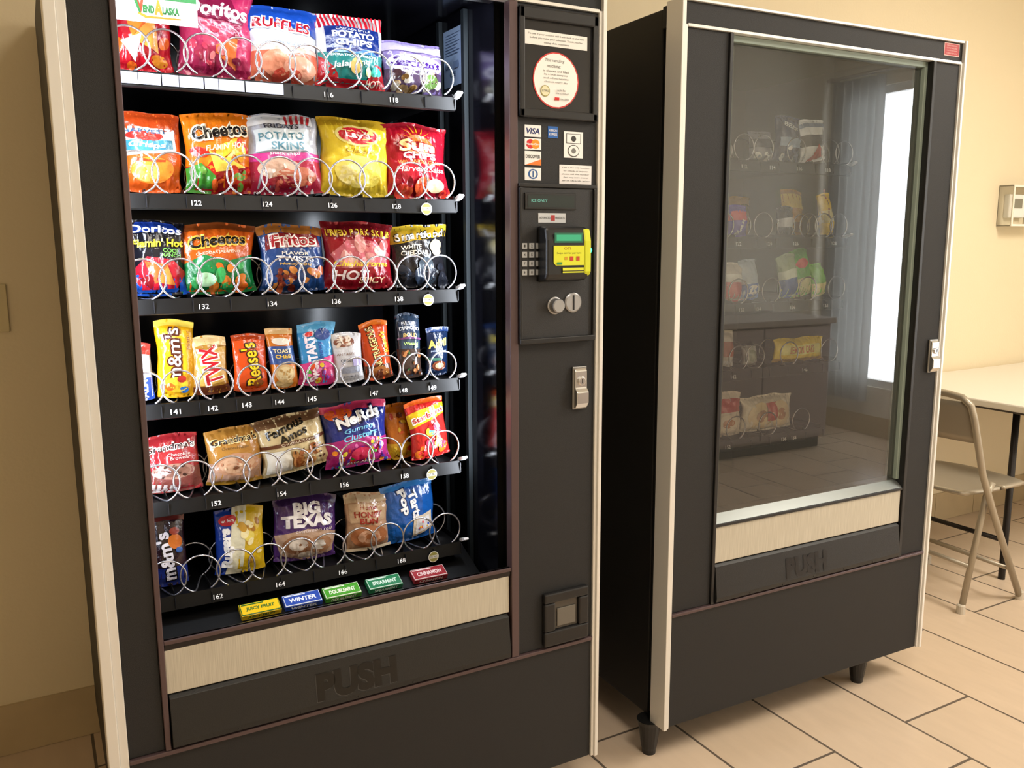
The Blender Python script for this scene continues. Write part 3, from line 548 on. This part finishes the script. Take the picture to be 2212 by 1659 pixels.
PK(4,.737,.834,.985,'#c02420',[P([(.0,.55),(1,.72),(1,.9),(0,.8)],'#d8b018'),R(0,.93,1,1,'#d85a18'),T('Starburst',.52,.73,.94,.12,'#ffffff',.07,.15,12),T('Starburst',.52,.73,.90,.08,'#b01820',.015,.15,12),S(14,.12,.05,.9,.52,.11,['#e0c030','#e07020','#d83858','#58a8d0','#c82030'],24)],'red fruit chew packet with yellow swirl',name='candy_packet',cat='candy',Tk=.018,roll=-6,y=.185)
PK(5,.166,.240,.806,'#2c1820',[R(0,.0,1,.28,'#1c2c78'),R(0,.9,1,1,'#6a2a28'),T("m&m's",.42,.42,.70,.48,'#100808',.09,0,95),T("m&m's",.42,.42,.66,.4,'#e8e4ec',.035,0,95),E(.72,.62,.2,.1,'#c86a20'),E(.72,.76,.14,.05,'#902818'),E(.8,.5,.1,.04,'#2a58a0')],'dark brown and blue chocolate candy packet',name='candy_packet',cat='candy',Tk=.014,lean=3)
PK(5,.294,.398,.794,'#1c3c98',[R(.42,.0,1,1,'#d8b41c'),P([(.2,.0),(.5,.0),(.66,1),(.36,1)],'#e8e4c8'),T('Rugers',.22,.42,.62,.28,'#ffffff',.06,.1,92),S(14,.5,.1,.9,.9,.1,['#c89830','#e4d060','#a87018','#f0e4b0'],25),E(.25,.84,.18,.08,'#b8182c'),T('wafers',.25,.84,.26,.05,'#ffffff',.01)],'blue and yellow wafer packet',Tk=.018,roll=1,**CK)
PK(5,.412,.556,.796,'#4a2a6c',[R(0,.86,1,1,'#3a2454'),P([(.1,.1),(.5,.0),(.95,.1),(1,.42),(.5,.5),(0,.42)],'#b89880'),T('BIG',.5,.80,.44,.18,'#f4f0f4',.06),T('TEXAS',.5,.62,.82,.19,'#f4f0f4',.06),E(.36,.27,.24,.15,'#986a4a'),E(.36,.27,.15,.09,'#dcd0c4'),E(.70,.24,.22,.14,'#a87a58'),E(.70,.24,.13,.08,'#e4dcd4'),E(.5,.1,.14,.06,'#d8ccc0'),T('cinnamon roll',.6,.48,.6,.05,'#f0e0e0',0,.2)],'purple cinnamon roll packet with white letters',name='pastry_packet',cat='pastry packet',Tk=.024,roll=3)
PK(5,.580,.688,.786,'#b89070',[R(0,.84,1,1,'#d0b898'),P([(.08,.5),(.92,.52),(.92,.82),(.08,.82)],'#cbaa88'),T('Home',.5,.76,.4,.08,'#982818',.02,.2),T('HONEY',.5,.64,.66,.10,'#982818',.04),T('BUN',.5,.53,.44,.10,'#982818',.04),E(.5,.26,.42,.20,'#a86840'),E(.5,.26,.28,.12,'#c89878'),E(.5,.26,.12,.05,'#a86840'),R(0,.0,1,.05,'#d8c8b0')],'beige glazed pastry packet with red letters',name='pastry_packet',cat='pastry packet',Tk=.02)
PK(5,.676,.806,.788,'#1858a8',[R(0,.90,1,1,'#3a80c8'),T('Pop',.36,.68,.46,.24,'#0c2c68',.09,0,-80),T('Pop',.36,.68,.43,.18,'#ffffff',.045,0,-80),T('Tarts',.58,.60,.48,.17,'#ffffff',.045,0,-80),P([(.5,.05),(.95,.15),(.92,.45),(.55,.38)],'#d8c8b0'),P([(.56,.1),(.9,.18),(.88,.38),(.6,.33)],'#e4e0e0'),S(10,.6,.15,.86,.34,.02,['#e84848','#f0c030','#4868d0'],26)],'bright blue toaster pastry packet',name='pastry_packet',cat='pastry packet',Tk=.016,roll=-4)
for (xa,xb,c,c2,t,lb) in [(.326,.408,'#e8c020','#2a6a30','JUICY FRUIT','yellow'),(.416,.496,'#2f4da8','#e8eef8','WINTER','blue'),(.503,.584,'#4c9c30','#f0f4e0','DOUBLEMINT','green'),(.602,.681,'#2a7a50','#d8f0e0','SPEARMINT','dark green'),(.709,.792,'#982830','#f0d8d8','CINNAMON','red')]:
    w=xb-xa; m=MB(); m.box(-w/2,w/2,-.034,.0,0,.012,film(c)); m.box(-w/2+.001,w/2-.001,-.033,-.001,.012,.0135,ink(c2))
    g=m.obj('gum_pack',bevel=.0015,label=lb+' chewing gum pack in the bottom tray',cat='chewing gum',group='gum packs in the bottom tray')
    g.location=((xa+xb)/2,.152,.5935); g.rotation_euler=(radians(23.2),0,0)
    a=MB(); art(a,[R(.03,.08,.97,.92,c),T(t,.5,.45,.72,.34,c2,.03,.1),R(.05,.78,.6,.86,c2)],w,.034,lambda x,z,o:(x-w/2,-.034+z,.0135+o),ink,sub=False,base=.0004,step=.0003)
    a.obj('printed_label',parent=g,fixn=False)
    a=MB(); art(a,[T(t,.5,.5,.7,.6,c2,.03,.1)],w,.012,lambda x,z,o:(x-w/2,-.034-o,z),ink,sub=False,base=.0004)
    a.obj('printed_label',parent=g,fixn=False)

# ------------------------------------------------------------------ stock of B
BZ=[1.556,1.353,1.175,.992,.794]
BN=[[(.37,'112'),(.47,'114'),(.57,'116'),(.68,'118')],[(.36,'122'),(.47,'124'),(.57,'126'),(.72,'128')],[(.38,'132'),(.44,'134'),(.57,'136'),(.70,'138')],[(.36,'142'),(.63,'146')],[(.35,'152'),(.56,'156'),(.60,'158')]]
BSH=[shelf(B,.152,.772 if i<4 else .72,z,n,clip=i in (0,1)) for i,(z,n) in enumerate(zip(BZ,BN))]
for i,xs in enumerate([(.37,.44,.56,.69,.745),(.24,.31,.45,.62,.68,.74),(.37,.49,.63,.745),(.24,.38,.44,.57,.73),(.24,.38,.50,.63)]):
    for j,x in enumerate(xs): coil(B,BSH[i],x,.150,BZ[i],.034,hand=1 if j%2 else -1)
def PB(r,xa,xb,h,base,ops,label,name='snack_bag',cat='snack bag',**k):
    PK.n+=1; k.setdefault('Tk',.02); y=k.pop('y',.19)
    return packet(name,B,(xa+xb)/2,y,BZ[r]+.006,xb-xa,h,k.pop('Tk'),base,ops,label=label,cat=cat,seed=PK.n,group='snack packets in the unlit machine',**k)
PB(0,.425,.512,.085,'#8a8a94',[R(0,.4,1,.7,'#202028'),S(8,.1,.05,.9,.4,.12,['#ffffff','#a8b0c0'],31)],'silver and grey snack packet',lean=10)
PB(0,.512,.610,.125,'#20305c',[T('BEEF',.5,.75,.5,.1,'#f8fcff',.02,0,-20),R(.1,.3,.9,.5,'#a0b4d0'),S(8,.1,.05,.9,.3,.1,['#ffffff','#485078'],32)],'dark blue dried meat packet',roll=4)
PB(0,.612,.720,.118,'#f0f4fc',[R(0,.35,1,.62,'#1a1c24'),P([(.2,.0),(.8,.1),(.6,.4)],'#c03a28'),R(0,.8,1,.9,'#8090b0')],'white and black snack packet',roll=-8)
PB(1,.355,.425,.085,'#5a40c0',[R(0,.5,1,.8,'#e03040'),T('BAR',.5,.3,.6,.2,'#ffffff',.02,0,60)],'purple candy packet with red band',name='candy_packet',cat='candy')
PB(1,.585,.650,.085,'#20243a',[R(0,.3,1,.6,'#e0e4f0')],'small dark candy packet in a coil',name='candy_packet',cat='candy',y=.24)
PB(1,.560,.650,.125,'#c89020',[R(0,.5,1,.8,'#7a5a1c')],'gold nut packet behind the coils',name='snack_bag',y=.42)
PB(1,.665,.750,.140,'#e0a018',[R(0,.6,1,.9,'#ffd840'),R(0,.1,1,.3,'#8a5a1c')],'gold and yellow snack packet',y=.30)
PB(1,.712,.765,.120,'#ffd820',[R(0,.3,1,.6,'#fff4b0'),T('CHIPS',.5,.75,.7,.12,'#a03020',.02,0,80)],'yellow snack packet leaning in the coil',roll=-10)
PB(2,.345,.420,.110,'#e0dad4',[R(0,.0,1,.5,'#d02c28'),R(0,.5,1,.7,'#ffffff')],'red and white candy packet',name='candy_packet',cat='candy')
PB(2,.415,.480,.115,'#b8c8dc',[R(0,.0,1,.4,'#2860c8'),E(.5,.25,.3,.12,'#ffffff')],'blue and silver candy packet',name='candy_packet',cat='candy',roll=-6)
PB(2,.560,.635,.125,'#b0c8a0',[R(0,.0,1,.45,'#2058c0'),R(0,.45,1,.65,'#f0fff0')],'blue and pale green candy packet',name='candy_packet',cat='candy',roll=-8)
PB(2,.615,.700,.135,'#48b828',[R(0,.0,1,.4,'#f0f0c0'),E(.5,.7,.3,.1,'#e0302c')],'green and cream candy packet',name='candy_packet',cat='candy',roll=-10,y=.2)
PB(2,.690,.745,.100,'#78d838',[R(0,.0,1,.4,'#fff8a8')],'lime green candy packet in a coil',name='candy_packet',cat='candy',roll=-12)
PB(3,.330,.395,.105,'#e8e0d8',[R(0,.3,1,.7,'#b86040'),R(0,.0,1,.2,'#f0f0f4')],'clear wrapped biscuit packet',**{'name':'cookie_packet','cat':'cookie packet'})
PB(3,.425,.480,.055,'#e0e0dc',[E(.5,.5,.3,.3,'#a0a898')],'small clear wrapped sweet packet',name='candy_packet',cat='candy')
PB(3,.545,.745,.070,'#ffe020',[R(.1,.3,.9,.7,'#fff890'),R(0,.0,1,.15,'#d0a018'),T('LEMON CAKE',.5,.5,.5,.3,'#d87820',.02)],'yellow pastry packet lying in the coils',name='pastry_packet',cat='pastry packet')
PB(4,.310,.432,.130,'#f0e0d0',[R(0,.55,1,.85,'#c83028'),E(.5,.3,.35,.2,'#fff0dc'),E(.5,.3,.2,.1,'#d89870')],'red and cream pastry packet',name='pastry_packet',cat='pastry packet')
PB(4,.438,.640,.105,'#f0e4d0',[E(.3,.45,.22,.38,'#f0d8a8'),E(.3,.45,.1,.17,'#c09068'),E(.7,.45,.22,.38,'#f4dcb4'),E(.7,.45,.1,.17,'#c08860'),R(.4,.3,.6,.8,'#c84838')],'clear packet of round doughnuts',name='pastry_packet',cat='pastry packet',Tk=.028,y=.20)

# ------------------------------------------------------------------ room
def wallmat(name,c,rough=.7):
    return mat(name,c,rough=rough,bump=.12,bscale=90,var=.04,vscale=1.5)
WALL=wallmat('cream_wall_paint','#eddebd'); WALLR=wallmat('cream_wall_paint_light','#ebe5d6')
def S_(name,q,m,bevel=0):
    return MB().box(*q,m).obj(name,kind='structure',bevel=bevel)
XL,XR,YF,YB,ZC=-1.7,4.95,-2.95,.90,2.75
S_('wall_back',(XL-.1,XR+.1,YB,YB+.1,0,ZC),WALL)
S_('wall_front',(XL-.1,XR+.1,YF-.1,YF,0,ZC),WALLR)
S_('wall_left',(XL-.1,XL,YF,YB,0,ZC),WALL)
wr_=MB(); wy0,wy1,wz0,wz1=-2.80,-2.02,.34,2.36
wr_.box(XR,XR+.1,YF,wy0,0,ZC,WALLR); wr_.box(XR,XR+.1,wy1,YB,0,ZC,WALLR); wr_.box(XR,XR+.1,wy0,wy1,0,wz0,WALLR); wr_.box(XR,XR+.1,wy0,wy1,wz1,ZC,WALLR)
wr_.obj('wall_right',kind='structure')
S_('ceiling',(XL-.1,XR+.1,YF-.1,YB+.1,ZC,ZC+.1),mat('ceiling_white','#ece6d6',rough=.8))
fm=bpy.data.materials.new('floor_tile'); fm.use_nodes=True; nt=fm.node_tree; b=nt.nodes['Principled BSDF']
tc=nt.nodes.new('ShaderNodeTexCoord'); sx=nt.nodes.new('ShaderNodeSeparateXYZ'); nt.links.new(tc.outputs['Object'],sx.inputs[0])
def addn(sock,val):
    a=nt.nodes.new('ShaderNodeMath'); a.operation='ADD'; a.inputs[1].default_value=val; nt.links.new(sock,a.inputs[0]); return a.outputs[0]
cx=nt.nodes.new('ShaderNodeCombineXYZ'); nt.links.new(addn(sx.outputs['Y'],.186+5.5),cx.inputs[0]); nt.links.new(addn(sx.outputs['X'],-.051+2.88),cx.inputs[1])
br=nt.nodes.new('ShaderNodeTexBrick'); nt.links.new(cx.outputs[0],br.inputs['Vector']); br.inputs['Scale'].default_value=1; br.inputs['Brick Width'].default_value=.55; br.inputs['Row Height'].default_value=.288; br.inputs['Mortar Size'].default_value=.0042; br.inputs['Mortar Smooth'].default_value=.2; br.offset=.36
br.inputs['Color1'].default_value=lin('#dcc6ae'); br.inputs['Color2'].default_value=lin('#d5bfa6'); br.inputs['Mortar'].default_value=lin('#6a5f54')
mp=nt.nodes.new('ShaderNodeMapping'); mp.inputs['Scale'].default_value=(30,7,1); nt.links.new(tc.outputs['Object'],mp.inputs[0])
ns=nt.nodes.new('ShaderNodeTexNoise'); ns.inputs['Scale'].default_value=1; ns.inputs['Detail'].default_value=5; nt.links.new(mp.outputs[0],ns.inputs['Vector'])
rp=nt.nodes.new('ShaderNodeValToRGB'); rp.color_ramp.elements[0].position=.3; rp.color_ramp.elements[0].color=(.955,.95,.945,1); rp.color_ramp.elements[1].position=.7; rp.color_ramp.elements[1].color=(1.02,1.015,1.01,1); nt.links.new(ns.outputs['Fac'],rp.inputs[0])
mu=nt.nodes.new('ShaderNodeMix'); mu.data_type='RGBA'; mu.blend_type='MULTIPLY'; mu.inputs['Factor'].default_value=1
nt.links.new(br.outputs['Color'],mu.inputs['A']); nt.links.new(rp.outputs[0],mu.inputs['B']); nt.links.new(mu.outputs['Result'],b.inputs['Base Color'])
b.inputs['Roughness'].default_value=.24
bp=nt.nodes.new('ShaderNodeBump'); bp.inputs['Strength'].default_value=.4; bp.inputs['Distance'].default_value=.002; bp.invert=True; nt.links.new(br.outputs['Fac'],bp.inputs['Height']); nt.links.new(bp.outputs[0],b.inputs['Normal'])
S_('floor',(XL-.1,XR+.1,YF-.1,YB+.1,-.1,0),fm)
BT=mat('base_tile','#c4b08c',rough=.4,var=.12,vscale=12); GR=mat('base_grout','#84745a',rough=.8)
def basebd(name,ax,a0,a1,p,sgn):
    m=MB(); n=int((a1-a0)/.3); s=(a1-a0)/n
    for i in range(n):
        u0=a0+i*s+.0015; u1=a0+(i+1)*s-.0015
        if ax=='x': m.box(u0,u1,min(p,p+sgn*.01),max(p,p+sgn*.01),0.001,.139,BT)
        else: m.box(min(p,p+sgn*.01),max(p,p+sgn*.01),u0,u1,0.001,.139,BT)
    if ax=='x': m.box(a0,a1,min(p,p+sgn*.007),max(p,p+sgn*.007),0.001,.138,GR)
    else: m.box(min(p,p+sgn*.007),max(p,p+sgn*.007),a0,a1,0.001,.138,GR)
    m.obj(name,kind='structure')
basebd('baseboard_back','x',XL+.012,XR-.012,YB,-1)
basebd('baseboard_right','y',YF+.012,YB-.012,XR,-1)
wm=MB(); FW=mat('window_frame_white','#e8e8e4',rough=.4)
for q in ((wy0,wy0+.03,wz0,wz1),(wy1-.05,wy1,wz0,wz1),(wy0,wy1,wz0,wz0+.05),(wy0,wy1,wz1-.05,wz1)): wm.box(XR+.02,XR+.07,q[0],q[1],q[2],q[3],FW)
wo=wm.obj('window_1',kind='structure')
pm=MB(); pm.add([(XR+.06,wy0,wz0),(XR+.06,wy1,wz0),(XR+.06,wy1,wz1),(XR+.06,wy0,wz1)],[(0,1,2,3)],mat('daylight_pane','#f6faff',emit=13)); pm.obj('window_pane',parent=wo)
cm=bpy.data.materials.new('sheer_curtain'); cm.use_nodes=True; n2=cm.node_tree; n2.nodes.clear(); oo=n2.nodes.new('ShaderNodeOutputMaterial'); tl=n2.nodes.new('ShaderNodeBsdfTranslucent'); tl.inputs[0].default_value=(.36,.37,.36,1); df=n2.nodes.new('ShaderNodeBsdfDiffuse'); df.inputs[0].default_value=(.62,.63,.62,1); mm=n2.nodes.new('ShaderNodeMixShader'); n2.links.new(tl.outputs[0],mm.inputs[1]); n2.links.new(df.outputs[0],mm.inputs[2]); n2.links.new(mm.outputs[0],oo.inputs[0])
def curtain(y0,y1):
    n=120; vs=[];fs=[]
    for j in (0,1):
        for i in range(n+1):
            vs.append((XR-.07+.022*sin(i*.33),y0+(y1-y0)*i/n,.24 if j==0 else 2.42))
    for i in range(n): fs.append((i,i+1,n+1+i+1,n+1+i))
    MB().add(vs,fs,cm).obj('curtain',smooth=True,fixn=False,label='white sheer curtain hanging beside the window',cat='curtain',group='window curtains')
curtain(-2.88,-2.45); curtain(-2.16,-1.90)
MB().tube([(XR-.07,-2.93,2.445),(XR-.07,-1.82,2.445)],.012,CHROME,n=12).box(XR-.08,XR-.002,-2.91,-2.89,2.43,2.46,CHROME).box(XR-.08,XR-.002,-1.86,-1.84,2.43,2.46,CHROME).obj('curtain_rod',label='chrome curtain rod above the window',cat='curtain rod')

sw=empty('light_switch',(-.085,YB,1.19),label='beige light switch plate on the wall',cat='light switch')
MB().box(-.036,.036,-.006,0,-.06,.06,mat('switch_plate','#dccda2',rough=.4)).obj('switch_plate',parent=sw,bevel=.002)
MB().prism([(-.006,-.016),(-.012,.012),(-.010,.016),(-.006,.016)],-.006,.006,mat('switch_plate','#dccda2',rough=.4)).obj('toggle',parent=sw)
th=empty('thermostat',(4.15,YB,1.505),label='white thermostat in a clear plastic guard on the wall',cat='thermostat')
MB().box(-.065,.065,-.03,0,-.055,.055,mat('thermostat_white','#f2f0ea',rough=.5)).obj('thermostat_body',parent=th,bevel=.006)
MB().box(-.035,.035,-.032,-.029,-.01,.035,flat('#8a8676')).obj('display',parent=th)
g=MB()
CG_=glassmat('clear_guard_plastic',1.6,(.97,.97,.95,1),.10)
for q in ((-.11,.11,-.095,-.089),(-.11,.11,.089,.095),(-.11,-.104,-.089,.089),(.104,.11,-.089,.089)): g.box(q[0],q[1],-.07,0,q[2],q[3],CG_)
for q in ((-.11,.11,-.095,-.085),(-.11,.11,.085,.095),(-.11,-.10,-.085,.085),(.10,.11,-.085,.085)): g.box(q[0],q[1],-.074,-.068,q[2],q[3],mat('guard_edge','#f4efe2',rough=.2))
g.obj('guard_cover',parent=th)

# rectangular folding table against the back wall
TX0,TX1,TY0,TY1=3.175,4.70,.115,.878
tb=empty('folding_table',((TX0+TX1)/2,(TY0+TY1)/2,0),label='off-white rectangular folding table with dark legs against the wall',cat='table')
tcx,tcy=(TX0+TX1)/2,(TY0+TY1)/2
TT=mat('table_laminate','#e8e2d6',rough=.3)
def rrect(hx,hy,r,n=8):
    o=[]
    for cxs,cys,a0 in ((hx-r,hy-r,0),(-hx+r,hy-r,90),(-hx+r,-hy+r,180),(hx-r,-hy+r,270)):
        for i in range(n+1):
            a=radians(a0+90*i/n); o.append((cxs+r*cos(a),cys+r*sin(a)))
    return o
hx,hy=(TX1-TX0)/2,(TY1-TY0)/2
MB().slab(rrect(hx,hy,.045),.712,.740,TT).obj('table_top',parent=tb,bevel=.006)
MB().slab(rrect(hx-.03,hy-.03,.03),.700,.712,mat('table_apron_dark','#4a423a',rough=.5)).obj('table_apron',parent=tb)
DL=mat('dark_steel','#2e2a28',rough=.4,metal=.6)
for sx_ in (-1,1):
    lx_=sx_*(hx-.15)
    for ly_ in (-.19,.24):
        MB().tube([(lx_,ly_,.70),(lx_,ly_,.02),(lx_,ly_,0.0)],.013,DL,n=12).obj('leg',parent=tb,smooth=True)
    MB().tube([(lx_,-.19,.16),(lx_,.24,.16)],.010,DL,n=10).obj('crossbar',parent=tb,smooth=True)

ch=empty('folding_chair',(2.985,.375,0),radians(-4),label='beige metal folding chair beside the table',cat='chair')
CB=mat('beige_steel','#aa9f8c',rough=.35,metal=.3)
HW=.205
for sg in (-1,1):
    y=sg*HW
    pts=[(-.135,y*.80,.800),(-.128,y*.95,.775),(-.120,y,.73),(-.05,y,.52),(.03,y,.36),(.22,y,.012)]
    if sg==-1: A1=pts
    else: A2=pts
arch=[(-.138,-HW*.55,.806),(-.139,0,.808),(-.138,HW*.55,.806)]
MB().tube(A1[::-1]+arch+A2,.0125,CB,n=12).obj('front_frame',parent=ch,smooth=True)
for sg in (-1,1):
    y=sg*(HW-.03)
    MB().tube([(.05,y,.47),(.02,y,.42),(-.09,y+sg*.02,.012)],.0115,CB,n=12).obj('rear_leg',parent=ch,smooth=True)
MB().tube([(-.055,-HW+.02,.17),(-.055,HW-.02,.17)],.008,CB,n=10).obj('crossbar',parent=ch,smooth=True)
MB().tube([(.155,-HW,.13),(.155,HW,.13)],.008,CB,n=10).obj('crossbar',parent=ch,smooth=True)
for p in ((.222,-HW),(.222,HW),(-.092,-HW+.01),(-.092,HW-.01)):
    MB().lathe((p[0],p[1],0),(0,0,1),[(0,.016),(.03,.015),(.034,.012)],mat('foot_cap','#c9bfae',rough=.6),n=14).obj('foot_cap',parent=ch,smooth=False)
m=MB(); nx,ny=14,14; vs=[];fs=[]
for t in (0,1):
    for i in range(nx+1):
        for j in range(ny+1):
            u=i/nx; v=j/ny*2-1
            ww=.185*(1-.12*(1-u)**3)*(1-.25*max(0,u-.85)/.15*abs(v)**4*.4)
            x=-.10+.38*u-(.03*abs(v)**3 if u>.5 else -.02*abs(v)**3)*1
            z=.455-.006*(1-v*v)*sin(pi*u)*1.5+(.0 if u<.9 else -.010*(u-.9)/.1)-.016*(1-u)*.6-(0.012 if t else 0)
            vs.append((x,v*ww,z))
N=(nx+1)*(ny+1)
for i in range(nx):
    for j in range(ny):
        a=i*(ny+1)+j; fs.append((a,a+ny+1,a+ny+2,a+1)); fs.append((N+a,N+a+1,N+a+ny+2,N+a+ny+1))
for i in range(nx):
    a=i*(ny+1); fs.append((a,N+a,N+a+ny+1,a+ny+1)); a+=ny; fs.append((a,a+ny+1,N+a+ny+1,N+a))
for j in range(ny):
    fs.append((j,j+1,N+j+1,N+j)); a=nx*(ny+1)+j; fs.append((a,N+a,N+a+1,a+1))
m.add(vs,fs,CB).obj('seat',parent=ch,smooth=True,bevel=0)
m=MB(); vs=[];fs=[]; nz=6; ny=16
for t in (0,1):
    for i in range(nz+1):
        for j in range(ny+1):
            v=j/ny*2-1; z=.635+.150*i/nz; x=-.13+(.785-z)*.30-.028*(1-v*v)+(.006 if t else 0)
            vs.append((x,v*(HW-.006)*(1-.05*(i/nz)**3),z))
N=(nz+1)*(ny+1)
for i in range(nz):
    for j in range(ny):
        a=i*(ny+1)+j; fs.append((a,a+1,a+ny+2,a+ny+1)); fs.append((N+a,N+a+ny+1,N+a+ny+2,N+a+1))
for j in range(ny):
    fs.append((j,N+j,N+j+1,j+1)); a=nz*(ny+1)+j; fs.append((a,a+1,N+a+1,N+a))
m.add(vs,fs,CB).obj('backrest',parent=ch,smooth=True)

cb=empty('counter_cabinet',(3.55,-2.63,0),label='grey base cabinet with worktop against the wall',cat='cabinet')
CG=mat('cabinet_grey','#b4a9ac',rough=.5)
MB().box(-.85,.85,-.30,.30,.08,.82,CG).box(-.83,.83,-.28,.26,0,.08,RUBBER).obj('cabinet_body',parent=cb,bevel=.003)
MB().box(-.87,.87,-.31,.33,.82,.86,mat('worktop','#b4aeac',rough=.3)).obj('worktop',parent=cb,bevel=.006)
for i in range(3):
    d=MB().box(-.84+i*.56,-.84+i*.56+.55,.30,.318,.10,.81,CG).obj('cabinet_door',parent=cb,bevel=.004)
    MB().tube([(-.40+i*.56,.318,.62),(-.40+i*.56,.345,.63),(-.40+i*.56,.345,.73),(-.40+i*.56,.318,.74)],.005,CHROME,n=8).obj('handle',parent=d,smooth=True)

def clight(x,y,e):
    c=empty('ceiling_light',(x,y,ZC),label='rectangular ceiling light panel',cat='ceiling light',group='ceiling light panels')
    MB().box(-.32,.32,-.62,.62,-.03,0,mat('lamp_housing','#e8e4da',rough=.5)).obj('lamp_housing',parent=c)
    MB().box(-.29,.29,-.59,.59,-.034,-.03,mat('lamp_diffuser','#ffeed8',emit=2.5)).obj('lamp_diffuser',parent=c)
    l=bpy.data.lights.new('ceiling_lamp','AREA'); l.shape='RECTANGLE'; l.size=.6; l.size_y=1.2; l.energy=e; l.color=(1,.93,.82)
    o=bpy.data.objects.new('ceiling_lamp',l); col.objects.link(o); o.parent=c; o.location=(0,0,-.05)
clight(1.0,-1.6,25); clight(3.4,-1.2,60)
def area(name,loc,rot,sx_,sy_,e,c,parent):
    l=bpy.data.lights.new(name,'AREA'); l.shape='RECTANGLE'; l.size=sx_; l.size_y=sy_; l.energy=e; l.color=c
    o=bpy.data.objects.new(name,l); col.objects.link(o); o.parent=parent; o.location=Vector(loc)-A.off; o.rotation_euler=rot; return o
cool=(.83,.90,1)
area('interior_lamp',(.52,.055,1.838),(radians(38),0,0),.68,.03,3.4,cool,A.e)
def aim(o,d):
    o.rotation_euler=Vector(d).to_track_quat('-Z','Y').to_euler()
l2=area('interior_lamp',(.143,.095,1.33),(0,0,0),.03,.98,5.6,cool,A.e); aim(l2,(.75,.60,0))
l3=area('interior_lamp',(.870,.085,1.30),(0,0,0),.03,1.0,4.6,cool,A.e); aim(l3,(-.8,.5,0))

w=bpy.data.worlds.new('world'); sc.world=w; w.use_nodes=True; w.node_tree.nodes['Background'].inputs[0].default_value=(.9,.93,1,1); w.node_tree.nodes['Background'].inputs[1].default_value=.3

f=1860.0; yaw,pit,rol=radians(29.17),radians(9.414),radians(-.24)
Fv=Vector((sin(yaw)*cos(pit),cos(yaw)*cos(pit),-sin(pit)));Rv=Vector((cos(yaw),-sin(yaw),0));Uv=Vector((sin(yaw)*sin(pit),cos(yaw)*sin(pit),cos(pit)))
c,s=cos(rol),sin(rol); R2=Rv*c+Uv*s; U2=Uv*c-Rv*s
M=Matrix((( R2.x,U2.x,-Fv.x,0),(R2.y,U2.y,-Fv.y,-1.61),(R2.z,U2.z,-Fv.z,1.35),(0,0,0,1)))
cd=bpy.data.cameras.new('camera'); cd.sensor_width=36; cd.lens=f/2212*36; cd.clip_start=.05
co=bpy.data.objects.new('camera',cd); col.objects.link(co); co.matrix_world=M; sc.camera=co
